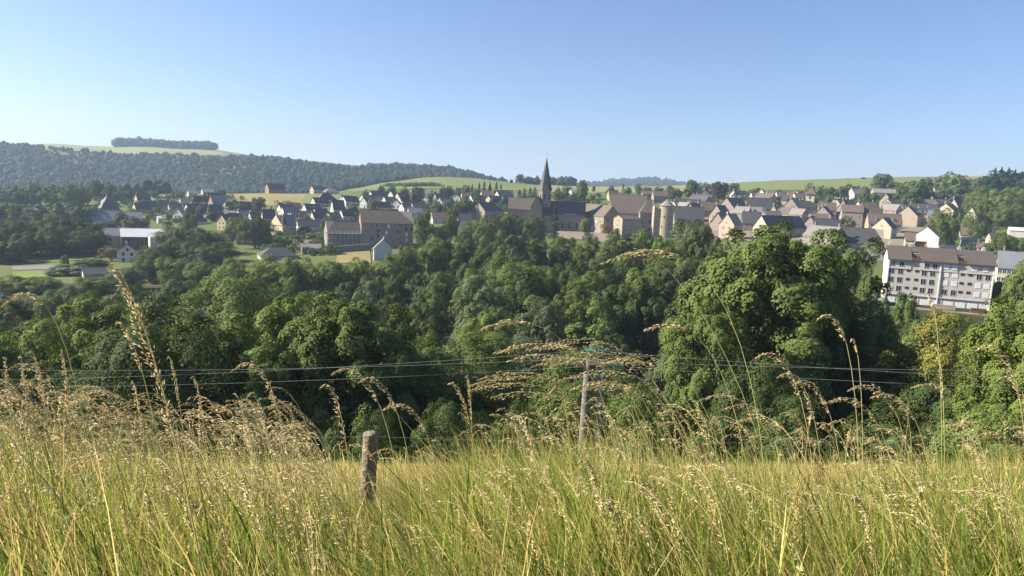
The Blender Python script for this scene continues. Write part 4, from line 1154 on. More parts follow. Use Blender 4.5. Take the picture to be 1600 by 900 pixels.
def tree(label, px, top, wpx, kind='mid', hue='m', base=None, d=None, group=None, xy=None, h=None, w=None, rz=None):
    if xy is None:
        if d is None:
            p = hit(px, base); x, y = p[0], p[1]
        else:
            p = P(px, top, d); x, y = p[0], p[1]
        z = G(x, y)
        pt = P(px, top, y); h = pt[2] - z; w = wpx * math.hypot(x, y) / FPX * (.82 if kind in ('mid', 'far') else .95)
        x = pt[0]
        z = G(x, y); h = pt[2] - z
    else:
        x, y = xy; z = G(x, y)
    if h < 1: h = 1.0
    if kind == 'mid' and w > .78 * h: kind = 'midr'
    if kind == 'near' and w < .58 * h: kind = 'tall'
    ms = PROTO[kind]; k = cnt[kind] = cnt.get(kind, -1) + 1
    cme, tme = ms[k % len(ms)]
    nm = KIND_CAT.get(kind, 'broadleaf_tree')
    e = empty(nm, (x, y, z), random.uniform(0, 6.28) if rz is None else rz)
    tag(e, label, nm.replace('_tree', ' tree').replace('broadleaf tree', 'tree').replace('conifer tree', 'conifer').replace('poplar tree', 'poplar'), group)
    c = link(bpy.data.objects.new('crown', cme), e); t = link(bpy.data.objects.new('trunk', tme), e)
    c.scale = (w, w, h); t.scale = (w, w, h) if kind in ('bush', 'nbush') else (max(w, h * .6), max(w, h * .6), h)
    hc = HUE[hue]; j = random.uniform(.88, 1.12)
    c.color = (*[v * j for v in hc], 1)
    TREES.append((x, y, w / 2))
    if group is None: NAMED.append((x, y, label))
    return e
T = tree
FARW = 'distant trees along the estate edge'
# far left belt behind the straw field
for i, (px, top, w) in enumerate([(8, 296, 40), (30, 294, 34), (54, 282, 26), (48, 296, 30), (76, 291, 34), (92, 296, 30), (112, 288, 44), (128, 294, 34)]):
    T('round pale green tree in the belt behind the straw field at the wood', px, top, w, 'far', random.choice('mgm'), base=322, group='tree belt behind the straw field')
for px, top, w in [(148, 282, 16), (156, 287, 14)]:
    T('slim tall tree standing above the farmhouse under the wooded ridge', px, top, w, 'pop', 'd', base=312, group='slim trees above the farmhouse')
for px, top, w in [(172, 291, 26), (188, 293, 24), (200, 298, 22)]:
    T('dark round tree between the farmhouse and the wooded ridge', px, top, w, 'far', 'd', base=314, group='dark trees behind the farm')
for px, top, w, b in [(240, 298, 20, 309), (272, 300, 14, 311), (281, 299, 16, 312), (262, 304, 12, 313)]:
    T('small round tree on the pale field edge beside the bungalow', px, top, w, 'far', 'm', base=b, group='small trees on the pale field edge')
for px, top, w in [(18, 316, 40), (-8, 318, 40), (58, 320, 42), (84, 318, 40), (104, 316, 46), (128, 320, 40), (142, 322, 30), (72, 328, 44), (116, 330, 44)]:
    T('green tree between the straw field and the dense wood above the meadow', px, top, w, 'far', random.choice('dmg'), base=352, group='trees between straw field and dense wood')
for px, top, w in [(1562, 266, 40), (1582, 267, 44), (1546, 275, 30), (1602, 272, 40)]:
    T('dark bulky tree inside the conifer clump on the right hillside', px, top, w, 'far', 'c', base=304, group='bulky trees in the conifer clump')
# dark wood above the meadow
for px, top, w, b, hu in [(10, 345, 60, 400, 'd'), (36, 346, 56, 398, 'd'), (62, 338, 60, 396, 'd'), (88, 336, 60, 396, 'd'), (112, 341, 56, 395, 'd'), (136, 348, 54, 394, 'd'), (80, 352, 60, 402, 'd'), (124, 360, 50, 400, 'd'), (152, 362, 40, 396, 'd'), (45, 362, 50, 404, 'd'), (-20, 350, 60, 400, 'd'), (98, 372, 40, 401, 'c')]:
    T('dark green tree in the dense wood above the sunny meadow', px, top, w, 'mid', hu, base=b, group='dense wood above the sunny meadow')
T('rounded dark bush beside the low house at the lawn', 14, 378, 46, 'bush', 'd', base=412)
T('slim little tree standing on the lawn by the grey band', 101, 398, 12, 'pop', 'm', base=421)
T('pale grey green willow dome in front of the low slate roof', 110, 413, 64, 'bush', 'g', d=250)
T('thin brownish small tree left of the white gable fronted house', 173, 384, 34, 'airy', 'b', base=408)
T('low dark hedge clump at the end of the lawn', 140, 405, 44, 'bush', 'd', base=415)
T('dark spreading tree right of the white gable fronted house', 238, 384, 52, 'mid', 'd', base=417)
for px, top, w, b, hu in [(188, 331, 24, 357, 'm'), (205, 338, 30, 359, 'm'), (222, 342, 24, 358, 'd'), (172, 346, 28, 358, 'd'), (160, 348, 24, 360, 'd')]:
    T('round tree in front of the grey farm sheds', px, top, w, 'far', hu, base=b, group='trees in front of the grey farm sheds')
T('tall slim pale poplar behind the dark clump', 293, 327, 15, 'pop', 'g', base=362)
T('second slim poplar beside the tall pale one', 302, 333, 12, 'pop', 'm', base=362)
T('blue grey conifer by the small white hut', 262, 333, 20, 'con', 'g', base=358)
for px, top, w, b, hu in [(262, 356, 46, 396, 'm'), (285, 350, 52, 398, 'd'), (312, 356, 56, 398, 'd'), (340, 362, 50, 396, 'd'), (300, 375, 60, 412, 'd'), (345, 378, 60, 408, 'd'), (272, 372, 44, 412, 'm'), (325, 384, 60, 416, 'd')]:
    T('dark tree in the clump between the works hall and yellow gable', px, top, w, 'mid', hu, base=b, group='dark clump beside the works hall')
T('big round dark tree standing before the yellow villa', 398, 336, 62, 'mid', 'd', base=388)
T('round tree with lit left side behind the big dark tree', 372, 338, 46, 'mid', 'm', base=380)
for px, top, w, b in [(306, 306, 18, 322), (322, 301, 20, 320), (346, 297, 16, 312), (362, 312, 26, 330), (378, 314, 26, 332), (318, 318, 22, 336), (296, 322, 18, 338), (330, 330, 22, 346)]:
    T('dark green garden tree among the estate houses', px, top, w, 'far', 'd', base=b, group='garden trees of the estate')
T('lone round dark tree at the bottom of the straw coloured field', 404, 308, 26, 'far', 'd', base=330)
T('tiny conifer beside the lone round field tree', 424, 322, 8, 'con', 'c', base=334)
for px, top, w, b, k in [(480, 335, 14, 348, 'far'), (505, 344, 16, 366, 'con'), (518, 334, 24, 352, 'airy'), (524, 318, 18, 332, 'far'), (552, 318, 22, 340, 'far'), (560, 330, 16, 344, 'far'), (571, 296, 13, 316, 'pop'), (583, 311, 22, 330, 'far'), (596, 288, 14, 306, 'far'), (612, 290, 18, 306, 'far'), (632, 292, 18, 310, 'far'), (652, 291, 28, 320, 'far'), (476, 352, 22, 368, 'bush'), (455, 368, 24, 380, 'bush'), (490, 362, 26, 378, 'bush'), (505, 366, 20, 380, 'bush'), (436, 360, 18, 376, 'bush')]:
    T({'con': 'small dark conifer in a garden of the estate', 'pop': 'narrow dark tree in the estate below the green hill', 'airy': 'pale feathery garden tree near the scaffold', 'bush': 'rounded green shrub in the villa gardens'}.get(k, 'round garden tree between the white estate houses'), px, top, w, k, random.choice('dm'), base=b, group={'con': None, 'pop': None, 'airy': None, 'bush': 'shrubs in the villa gardens'}.get(k, 'garden trees between the white houses'))
# trees between mansion and church
for i, (px, top, w, b, k, hu, lb) in enumerate([
    (662, 330, 42, 388, 'mid', 'm', 'tall egg shaped green tree at the right corner of the mansion'),
    (706, 322, 32, 382, 'mid', 'm', 'tall narrow green tree behind the brown roofed low house'),
    (690, 352, 30, 386, 'mid', 'l', 'small yellowish tree between the tall green trees'),
    (735, 344, 46, 388, 'mid', 'd', 'dark round tree below the large hipped roof'),
    (765, 337, 60, 390, 'mid', 'm', 'broad tree with lit top below the large hipped roof'),
    (800, 334, 56, 388, 'mid', 'd', 'dark broad tree in front of the church choir'),
    (833, 337, 54, 388, 'mid', 'd', 'dark round tree in front of the church transept'),
    (868, 320, 24, 374, 'con', 'c', 'dark blue green spruce in front of the chapel'),
    (849, 326, 14, 368, 'con', 'c', 'thin dark conifer left of the spruce by the chapel'),
    (914, 341, 22, 372, 'far', 'l', 'small pale lit bush tree in front of the convent shutters'),
    (950, 346, 22, 374, 'airy', 'b', 'brownish thin tree against the convent gable'),
    (1004, 356, 26, 382, 'bush', 'd', 'dark ivy like bush below the castle pavilion')]):
    T(lb, px, top, w, k, hu, base=b)
for px, top, w, b in [(676, 297, 22, 318), (694, 292, 20, 314), (704, 290, 14, 314), (716, 292, 16, 312), (728, 289, 18, 314), (742, 294, 16, 318), (744, 304, 22, 340), (730, 306, 20, 340), (718, 316, 26, 342), (700, 312, 26, 336), (684, 312, 24, 336), (772, 306, 18, 324), (788, 304, 14, 326)]:
    T('bushy garden tree among the houses below the green hill', px, top, w, 'far', random.choice('dmg'), base=b, group='garden trees below the green hill')
for px, top, w in [(738, 287, 9), (749, 285, 11), (757, 283, 12), (766, 284, 11), (776, 284, 13), (783, 287, 10), (700, 288, 9), (820, 294, 12), (829, 293, 13), (812, 296, 12), (836, 292, 12)]:
    T('dark pointed conifer in the row behind the houses left of the spire', px, top, w, 'con', 'c', base=308, group='conifer row left of the spire')
# skyline trees right of the spire
for px, top, w, b in [(799, 280, 7, 291), (812, 272, 17, 292), (826, 278, 18, 292), (838, 280, 16, 293)]:
    T('dark round tree on the skyline just left of the spire', px, top, w, 'far', 'd', d=880, group='skyline trees left of the spire')
for px, top, w, b in [(872, 292, 12, 308), (886, 290, 22, 310), (878, 299, 36, 313), (896, 300, 16, 316), (911, 281, 24, 312), (906, 294, 22, 316), (925, 304, 14, 314), (928, 291, 7, 300), (870, 300, 22, 312)]:
    T('round tree around the green field behind the church nave', px, top, w, 'far', random.choice('dm'), base=b, group='trees around the green field behind the church')
for px, top, w, b, k in [(955, 290, 12, 304, 'far'), (974, 286, 10, 306, 'con'), (982, 292, 14, 305, 'far'), (998, 287, 14, 302, 'far'), (1012, 292, 18, 302, 'far'), (1030, 291, 20, 303, 'far'), (1047, 290, 18, 306, 'far'), (1058, 294, 22, 312, 'far'), (1050, 298, 20, 314, 'far'), (1083, 281, 24, 307, 'far'), (1076, 290, 20, 309, 'far'), (1092, 288, 14, 304, 'far'), (1104, 285, 20, 300, 'far'), (1117, 286, 16, 302, 'far'), (1147, 286, 20, 304, 'far'), (1176, 295, 16, 307, 'far'), (1185, 293, 12, 303, 'far'), (1218, 296, 10, 305, 'far'), (1252, 298, 12, 310, 'far')]:
    T('dark pointed tree beside the field behind the castle' if k == 'con' else 'dark hedgerow tree below the skyline behind the castle and old town', px, top, w, k, random.choice('dmd'), base=b, group=None if k == 'con' else 'hedgerow trees below the skyline')
T('dark purple leaved round tree behind the old town', 1127, 284, 32, 'far', 'p', base=311)
T('yellow green round tree behind the big dark stone gable', 1208, 308, 26, 'far', 'y', base=326)
T('fresh green small tree in the court before the tan stone house', 1325, 338, 26, 'far', 'l', base=362)
for px, top, w, b in [(1266, 286, 18, 306), (1283, 290, 18, 312), (1296, 292, 20, 316), (1305, 296, 16, 314), (1316, 291, 20, 312), (1328, 287, 18, 306), (1340, 290, 16, 304), (1353, 291, 16, 310), (1352, 300, 18, 318), (1300, 304, 22, 322), (1366, 302, 16, 316)]:
    T('dark garden tree around the bell tower and white villa', px, top, w, 'far', random.choice('dm'), base=b, group='garden trees around the bell tower')
T('tiny round tree alone on the right hand skyline', 1349, 277, 8, 'far', 'd', d=880)
for px, top, w, b, hu in [(1378, 271, 30, 300, 'd'), (1391, 275, 14, 298, 'd'), (1400, 284, 30, 305, 'd'), (1420, 284, 34, 322, 'd'), (1436, 280, 34, 326, 'd'), (1448, 277, 22, 322, 'd'), (1412, 296, 34, 326, 'd'), (1455, 296, 20, 324, 'd'), (1425, 300, 36, 330, 'd'), (1400, 306, 24, 324, 'm')]:
    T('big dark tree in the grove above the old town street', px, top, w, 'far', hu, base=b, group='dark grove above the old town street')
for px, top, w, b in [(1472, 276, 22, 302), (1482, 268, 26, 302), (1496, 272, 24, 304), (1506, 274, 18, 302), (1516, 278, 20, 304), (1528, 278, 22, 306), (1476, 290, 30, 312), (1500, 290, 34, 314), (1524, 294, 30, 314), (1468, 300, 26, 318), (1490, 303, 26, 320), (1512, 302, 24, 320)]:
    T('dark hillside tree below the right hand skyline', px, top, w, 'far', random.choice('dmg'), base=b, group='hillside trees on the right')
for px, top, w in [(1556, 262, 17), (1566, 261, 16), (1577, 262, 18), (1587, 265, 16), (1549, 270, 14), (1597, 268, 16), (1571, 268, 18), (1560, 272, 16), (1583, 274, 17)]:
    T('tall dark conifer in the dense clump on the right hillside', px, top, w, 'con', 'c', base=304, group='dark conifer clump on the right')
for px, top, w, b, hu in [(1536, 290, 46, 345, 'l'), (1566, 296, 50, 350, 'l'), (1590, 292, 46, 345, 'm'), (1580, 314, 52, 356, 'm'), (1556, 318, 40, 352, 'm'), (1535, 310, 34, 350, 'l'), (1612, 300, 50, 352, 'l')]:
    T('broad bright green tree on the right slope above the white garages', px, top, w, 'mid', hu, base=b, group='bright trees above the white garages')
T('round sunlit yellow green tree behind the apartment ridge', 1476, 325, 50, 'mid', 'y', base=385)
T('slim dark cypress beside the cream gables', 1502, 331, 10, 'pop', 'd', base=360)
for px, top, w, b in [(1520, 330, 30, 366), (1532, 343, 30, 376), (1513, 346, 18, 366)]:
    T('loose green tree right of the cream gabled houses', px, top, w, 'mid', 'm', base=b, group='loose trees right of the cream gables')
T('rounded green bush tree beside the cream gabled cottage', 1570, 363, 38, 'mid', 'm', base=398)
for px, top, w in [(1545, 380, 14), (1596, 372, 24)]:
    T('dark low bush behind the apartment block', px, top, w, 'bush', 'd', base=396, group='low bushes behind the apartment block')
# around the apartment block
T('cream blossomed bushy tree at the left corner of the apartment block', 1373, 452, 46, 'mid', 'g', d=150)
T('round mid green bush before the left garage doors', 1418, 458, 36, 'bush', 'm', d=158)
T('bright green round tree right of the garages', 1622, 400, 76, 'mid', 'l', d=150)
T('bright green low tree at the railing', 1600, 494, 80, 'mid', 'l', d=120)
T('dark shrub at the right wall of the apartment block', 1572, 440, 30, 'bush', 'd', d=186)
for px, top, w in [(1362, 420, 26), (1358, 438, 30), (1385, 476, 30)]:
    T('small shrub on the bank left of the apartment block', px, top, w, 'bush', 'm', d=185, group='shrubs left of the apartment block')
for px, top, w, d_ in [(1440, 496, 60, 128), (1475, 500, 60, 122), (1520, 498, 64, 125), (1556, 496, 56, 128), (1405, 488, 50, 140)]:
    T('mid green crown on the slope right below the apartment forecourt', px, top, w, 'mid', 'm', d=d_, group='crowns below the apartment forecourt')
# ravine: named front trees
T('very large green tree towering in front of the old town', 1200, 356, 250, 'tall', 'm', d=66, rz=.4)
T('large dark green tree joined right of the towering tree', 1300, 364, 200, 'tall', 'd', d=76, rz=1.2)
T('bushy green tree filling the gap of the towering trees', 1252, 368, 170, 'tall', 'm', d=70, rz=2.7)
T('broad shadowy tree under the apartment block', 1345, 470, 150, 'near', 'm', d=70, rz=2.0)
T('golden green tree with yellow tinged crown below the apartment block', 1478, 488, 180, 'near', 'gold', d=62, rz=.3)
T('bright yellow green tree at the right edge of the ravine', 1612, 480, 150, 'near', 'y', d=46, rz=1.7)
T('rounded green tree leaning over the pole wires on the right', 1120, 470, 150, 'near', 'm', d=58, rz=3.0)
T('big rounded tree with lit left crown in the left ravine', 366, 430, 205, 'near', 'm', d=92, rz=.8)
T('vivid yellow green tree at the left end of the pole wires', 172, 470, 175, 'near', 'y', d=66, rz=2.2)
T('low spreading tree with a rusty brown patch in the ravine', 596, 545, 130, 'near', 'l', d=74, rz=.5)
T('rusty brown topped small tree amid the green crowns', 602, 540, 60, 'mid', 'b', d=72)
T('wide light green tree left of the rusty topped tree', 530, 528, 150, 'near', 'l', d=80, rz=1.1)
T('wide light green tree right of the rusty topped tree', 672, 526, 160, 'near', 'm', d=84, rz=2.5)
T('rounded bright tree in the middle of the ravine', 762, 486, 110, 'near', 'l', d=108, rz=.2)
T('grey green willow like tree in the middle of the ravine', 850, 470, 120, 'mid', 'g', d=118)
T('dark grey green feathery tree on the far ravine bank', 800, 362, 80, 'mid', 'g', d=205)
T('dark tall tree right below the round castle tower', 1082, 344, 86, 'mid', 'd', d=205)
T('bright rounded tree under the castle wing', 965, 358, 70, 'mid', 'm', d=215)
T('rounded tree under the castle pavilion beside the bright one', 1012, 360, 62, 'mid', 'm', d=220)
for px, top, w, d_, hu in [(232, 398, 60, 235, 'm'), (275, 402, 64, 225, 'l'), (318, 408, 60, 215, 'm'), (362, 405, 70, 205, 'l'), (420, 398, 80, 205, 'l'), (465, 402, 70, 200, 'm'), (512, 408, 76, 200, 'm'), (560, 403, 74, 205, 'l'), (607, 398, 66, 205, 'm'), (640, 384, 60, 225, 'm'), (684, 372, 66, 230, 'm'), (726, 372, 66, 228, 'd'), (762, 378, 60, 220, 'd'), (842, 372, 66, 220, 'd'), (880, 370, 60, 225, 'm'), (920, 366, 66, 222, 'l'),
                           (60, 432, 66, 205, 'm'), (20, 430, 60, 205, 'm'), (150, 432, 66, 205, 'm'), (196, 418, 60, 215, 'g'), (110, 446, 60, 180, 'm'), (1345, 400, 50, 200, 'd')]:
    lm = next(n_ for lim_, n_ in ((130, 'the sunny meadow'), (260, 'the white gable fronted house'), (350, 'the dark clump beside the works hall'), (490, 'the workshop roofs'), (580, 'the straw field'), (660, 'the white plain gabled house'), (760, 'the mansion corner'), (850, 'the church choir'), (1000, 'the convent'), (2000, 'the barn')) if px < lim_)
    T({'d': 'dark', 'm': 'mid green', 'l': 'light green', 'g': 'grey green'}[hu] + ' crown on the ravine edge below ' + lm, px, top, w, 'mid', hu, d=d_, group='crowns along the far ravine edge')
for px, top, w, d_, hu in [(55, 640, 180, 40, 'd'), (240, 650, 180, 38, 'd'), (430, 640, 180, 40, 'd'), (560, 650, 150, 40, 'd'), (700, 630, 150, 42, 'd'), (820, 640, 150, 44, 'd'), (1010, 600, 150, 46, 'm'), (1250, 620, 170, 40, 'd'), (1400, 640, 170, 40, 'd'), (1180, 560, 150, 48, 'd'), (1560, 640, 150, 36, 'm'), (890, 590, 150, 52, 'm')]:
    T('dark understorey bush on the steep slope just below the meadow', px, top, w, 'nbush', hu, d=d_, group='understorey bushes below the meadow')
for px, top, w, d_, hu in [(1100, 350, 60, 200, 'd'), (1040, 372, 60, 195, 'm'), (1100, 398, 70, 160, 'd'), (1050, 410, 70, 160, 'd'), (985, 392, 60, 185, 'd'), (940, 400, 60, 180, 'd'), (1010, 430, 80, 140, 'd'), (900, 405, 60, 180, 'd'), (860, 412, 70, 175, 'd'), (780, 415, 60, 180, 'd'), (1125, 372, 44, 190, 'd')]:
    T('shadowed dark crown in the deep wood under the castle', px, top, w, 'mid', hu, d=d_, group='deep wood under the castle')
# fill the ravine wood
lim_x = [-200, 0, 90, 160, 230, 300, 430, 520, 600, 640, 700, 850, 940, 1000, 1060, 1110, 1130, 1380, 1400, 1600, 1800]
lim_r = [440, 440, 440, 455, 430, 425, 430, 430, 425, 405, 395, 392, 388, 384, 370, 375, 420, 480, 520, 525, 525]
tries = 0; made = 0; SHORT = []
hrng = random.Random(11)
while made < 130 and tries < 6000:
    tries += 1
    y = hrng.uniform(50, 232); x = hrng.uniform(-.86, .86) * y
    dmin = 4.6 if y > 100 else 6.0
    if any((x - a) ** 2 + (y - b_) ** 2 < max(dmin, r_ * .66) ** 2 for a, b_, r_ in TREES): continue
    z = G(x, y); h = hrng.uniform(13, 20); w = h * hrng.uniform(.52, .72)
    px, row = proj((x, y, z + h)); lim = np.interp(px, lim_x, lim_r) + hrng.uniform(4, 40)
    if row < lim:
        h = P(px, lim, y)[2] - z; w = h * hrng.uniform(.6, .8)
        if h < 7: continue
    hu = hrng.choices(['d', 'm', 'l', 'g'], [.42, .38, .13, .07])[0]
    lb = {'d': 'dark green crown in the ravine wood', 'm': 'mid green crown in the ravine wood', 'l': 'light green crown in the ravine wood', 'g': 'greyish green crown in the ravine wood'}[hu]
    if not SHORT: SHORT.extend((a, b_, n_.split(' in ')[0].split(' on ')[0].split(' at ')[0].split(' under ')[0].split(' joined ')[0].split(' below ')[0].split(' left of')[0].split(' right of')[0].split(' leaning')[0].split(' towering')[0].split(' with ')[0].split(' amid')[0].split(' filling')[0]) for a, b_, n_ in NAMED if 40 < b_ < 235)
    sn = min(SHORT, key=lambda q_: (q_[0] - x) ** 2 + (q_[1] - y) ** 2)
    where = 'behind' if y > sn[1] + 5 else 'in front of' if y < sn[1] - 5 else 'beside'
    lb = lb.replace(' in the ravine wood', '') + ' ' + where + ' the ' + ' '.join(sn[2].split()[:8])
    T(lb, 0, 0, 0, 'near' if y < 85 else 'mid', hu, xy=(x, y), h=h, w=w, group='crowns of the ravine wood')
    made += 1
for _o in bpy.data.objects:
    if 'label' in _o and len(_o['label'].split()) > 16: print('LONG', _o['label'])
print('TREES', len(TREES), 'fill', made)

def shrubs(name, label, regions, n, seed, colr, rlo, rhi):
    g_ = np.random.default_rng(seed); L_ = []
    while len(L_) < n:
        a, b2, c2, d2 = regions[g_.integers(0, len(regions))]
        p_ = hit(g_.uniform(a, b2), g_.uniform(c2, d2)); 
        if any((p_[0] - a_) ** 2 + (p_[1] - b_) ** 2 < (r_ * .8) ** 2 for a_, b_, r_ in HOUSES): 
            if g_.uniform() < .97: continue
            continue
        for k in range(int(g_.integers(1, 5))): L_.append((p_[0] + k * g_.uniform(1, 2.4), p_[1] + g_.normal() * .6))
    L_ = np.array(L_); m_ = len(L_); cr_ = g_.uniform(rlo, rhi, m_); q_ = 60
    pk_ = np.repeat(np.arange(m_), q_); d_ = unit(g_.normal(size=(m_ * q_, 3)) + np.array([0, 0, .5]))
    c_ = np.c_[L_, ground(L_[:, 0], L_[:, 1]) + cr_ * .7]
    ps = c_[pk_] + d_ * (cr_[pk_] * g_.uniform(.75, 1.1, m_ * q_))[:, None]
    V_, F_ = leaf_quads(ps, unit(d_ + g_.normal(size=ps.shape) * .3), g_.uniform(.35, .6, len(ps)), g_)
    o_ = link(bpy.data.objects.new(name, np_mesh(name, V_, F_, LEAF))); o_.color = (*colr, 1)
    return tag(o_, label, 'shrubbery', kind='stuff')
shrubs('garden_shrubbery', 'garden hedges and shrubs between the estate houses', [(280, 660, 308, 372), (140, 300, 312, 350), (660, 800, 306, 345), (410, 520, 372, 400)], 620, 5, (.055, .092, .036), 1.2, 2.8)
shrubs('hillfoot_shrubbery', 'hedges and shrubs around the houses at the hill foot', [(860, 1100, 300, 330), (1100, 1350, 303, 322), (1440, 1600, 320, 395), (1340, 1460, 305, 330), (600, 685, 290.6, 292.2)], 460, 6, (.062, .10, .036), 1.2, 2.8)
# leafy undergrowth covering the ravine floor
ug = np.random.default_rng(77); nc = 2600
uy = ug.uniform(26, 232, nc) ** 1.0; ux = ug.uniform(-.95, .95, nc) * (uy + 8)
ok = []
for x_, y_ in zip(ux, uy):
    px_, row_ = proj((x_, y_, G(x_, y_) + 3.0))
    ok.append(row_ > np.interp(px_, lim_x, lim_r) + 18)
ux, uy = ux[ok], uy[ok]; nc = len(ux)
cr = ug.uniform(1.2, 2.8, nc); npc = 52
pk = np.repeat(np.arange(nc), npc); dd_ = unit(ug.normal(size=(nc * npc, 3)) + np.array([0, 0, .5]))
cz = ground(ux, uy) + cr * .55
pos_ = np.stack([ux, uy, cz], -1)[pk] + dd_ * (cr[pk] * ug.uniform(.6, 1.1, nc * npc))[:, None] * np.array([1, 1, .85])
Vq, Fq = leaf_quads(pos_, unit(dd_ + ug.normal(size=pos_.shape) * .6), ug.uniform(.22, .42, len(pos_)) * (.55 + uy[pk] / 160), ug)
uo = link(bpy.data.objects.new('undergrowth', np_mesh('undergrowth', Vq, Fq, LEAF))); uo.color = (.05, .085, .03, 1)
tag(uo, 'leafy undergrowth covering the floor of the ravine wood', 'undergrowth', kind='stuff')

# ------------------------------------------------------------------ far woods (one mass each)
def wood(label, region, n, hmin, hmax, seed, col, accept=None, lfk=.55):
    """lumpy crowns of a far wood, each a knobbly blob of leaf facets"""
    g = np.random.default_rng(seed)
    import bmesh
    bm = bmesh.new(); bmesh.ops.create_icosphere(bm, subdivisions=1, radius=1); 
    base = np.array([v.co[:] for v in bm.verts]); fc = np.array([[v.index for v in f.verts] for f in bm.faces]); bm.free()
    Vs = []; Fs = []; Cs = []; k = 0
    tri = 0
    while k < n and tri < n * 40:
        tri += 1
        px = g.uniform(*region[0]); y = g.uniform(*region[1])
        x = P(px, 290, y)[0]
        if accept is not None and not accept(px, y): continue
        lf = .5 + .5 * math.sin(x * .017 + 1.3 * math.sin(y * .011)) * math.sin(y * .023 + x * .006)
        if g.uniform() < .12 * (lf < .2): continue
        h = g.uniform(hmin, hmax) * (1 - lfk * .5 + lfk * lf); w = h * g.uniform(.32, .6)
        dsp = 1 + .16 * np.sin(base @ g.normal(size=3) * 4 + g.uniform(0, 6)) + .14 * np.sin(base @ g.normal(size=3) * 7 + g.uniform(0, 6)) + g.normal(size=len(base)) * .12
        v = base * dsp[:, None] * np.array([w, w, h * .5]) + np.array([x, y, G(x, y) + h * .52])
        Vs.append(v); Fs.append(fc + k * len(base)); k += 1
        Cs.append(np.tile(np.array(col) * (.7 + .6 * lf) * g.uniform(.7, 1.3) * np.array([g.uniform(.9, 1.15), 1, g.uniform(.85, 1.1)]), (len(base), 1)))
    m = bpy.data.materials.get('far_foliage')
    if not m:
        m, nt, p = new_mat('far_foliage')
        at = nt.nodes.new('ShaderNodeAttribute'); at.attribute_name = 'col'
        mu = mixcol(nt, ramp(nt, noise(nt, .5, 3, .7), .3, .7), (.55, .6, .6), (1.3, 1.25, 1.0))
        mm = nt.nodes.new('ShaderNodeMix'); mm.data_type = 'RGBA'; mm.blend_type = 'MULTIPLY'; mm.inputs[0].default_value = 1
        nt.links.new(at.outputs['Color'], mm.inputs[6]); nt.links.new(mu, mm.inputs[7]); nt.links.new(mm.outputs[2], p.inputs['Base Color'])
        p.inputs['Roughness'].default_value = .9; p.inputs['Specular IOR Level'].default_value = .1
    o = link(bpy.data.objects.new('distant_wood', np_mesh('distant_wood', np.concatenate(Vs), np.concatenate(Fs), m, np.concatenate(Cs), smooth=True)))
    return tag(o, label, 'wood', kind='stuff')
GD = (.012, .028, .021)
crest_x = [-300, 0, 60, 100, 340, 480, 800]
crest_y = [1640, 1560, 1450, 1425, 1435, 1450, 1500]
def acc_ridge(px, y):
    return y < np.interp(px, crest_x, crest_y)
wood('long wooded ridge clothed in dark trees behind the estate', ((-220, 770), (1060, 1560)), 6500, 5, 12, 1, GD, lambda px, y: acc_ridge(px, y) and not (px > 545 and y < 1150))
wood('flat topped wood standing on the pale plateau field', ((182, 336), (1900, 2010)), 330, 18, 24, 2, GD, None, .12)
wood('wooded knoll continuing the ridge behind the green hill', ((575, 790), (1350, 1750)), 1100, 7, 14, 3, GD)
wood('dark hedge wood at the left foot of the green hill', ((500, 640), (1040, 1130)), 330, 8, 14, 4, GD)
wood('small dark wood on the skyline right of the spire', ((824, 892), (1080, 1150)), 120, 11, 17, 5, GD)
wood('far blue wooded hill on the skyline behind the convent', ((905, 1100), (2850, 3150)), 900, 14, 24, 6, GD)
wood('scattered copse trees along the skyline left of the green hill', ((500, 520), (1500, 1560)), 16, 10, 16, 7, GD)
wood('loose wood filling the slope between estate and ridge', ((-60, 260), (700, 1000)), 420, 8, 13, 8, GD)

# ------------------------------------------------------------------ power line
PY_ = 36.0
WOOD = rough_mat('weathered_pole', (.20, .18, .155), (.13, .12, .105), 3, .85, stretch=(1, 1, .12), bump=.4, bscale=20)
GREEN_GLASS = rough_mat('insulator_glass', (.05, .22, .17), (.04, .18, .15), 5, .15, spec=.6)
pt = P(930, 562, PY_)
gz = G(pt[0], PY_)
pe = empty('power_pole', (pt[0], PY_, gz), 0); tag(pe, 'twin wooden power pole with crossarm and green glass insulators', 'power pole')
htop = pt[2] - gz
for sx, tilt in ((-.36, .0), (.36, .0)):
    b = MB(); b.tube([(sx * 1.25, 0, -.6), (sx * 1.1, 0, htop * .5), (sx, 0, htop)], [.23, .21, .185], 10); b.build('post', WOOD, pe, True)
b = MB(); b.box(-1.05, 1.05, -.07, .07, htop - .25, htop - .12); b.build('crossarm', METAL, pe)
b = MB(); b.box(-.2, .2, -.05, .05, htop * .55, htop * .57); b.build('brace', WOOD, pe)
b = MB(); b.cyl((-.9, -.08, htop - .2), (0, -.08, htop + .45), .03, .03, 5); b.cyl((.9, -.08, htop - .2), (0, -.08, htop + .45), .03, .03, 5); b.build('stay_frame', METAL, pe)
ATT = [(-.95, .0), (.05, .5), (.95, -.25)]
for ax, az in ATT:
    for sd in (-1, 1):
        b = MB()
        for k in range(4): b.cyl((ax + sd * (.1 + k * .13), -.02, htop - .05 + az), (ax + sd * (.17 + k * .13), -.02, htop - .05 + az), .11, .085, 10)
        b.build('insulator', GREEN_GLASS, pe)
WIRE = rough_mat('wire', (.34, .35, .36), (.28, .29, .3), 2, .4)
def wire(name, label, A, B, sag, r, group, cat, n=30):
    A = Vector(A); B = Vector(B); pts = []
    for i in range(n + 1):
        t = i / n; p = A.lerp(B, t); p.z -= sag * 4 * t * (1 - t); pts.append(p - A)
    b = MB(); b.tube(pts, [r] * (n + 1), 5)
    o = b.build(name, WIRE); o.location = A
    return tag(o, label, cat, group)
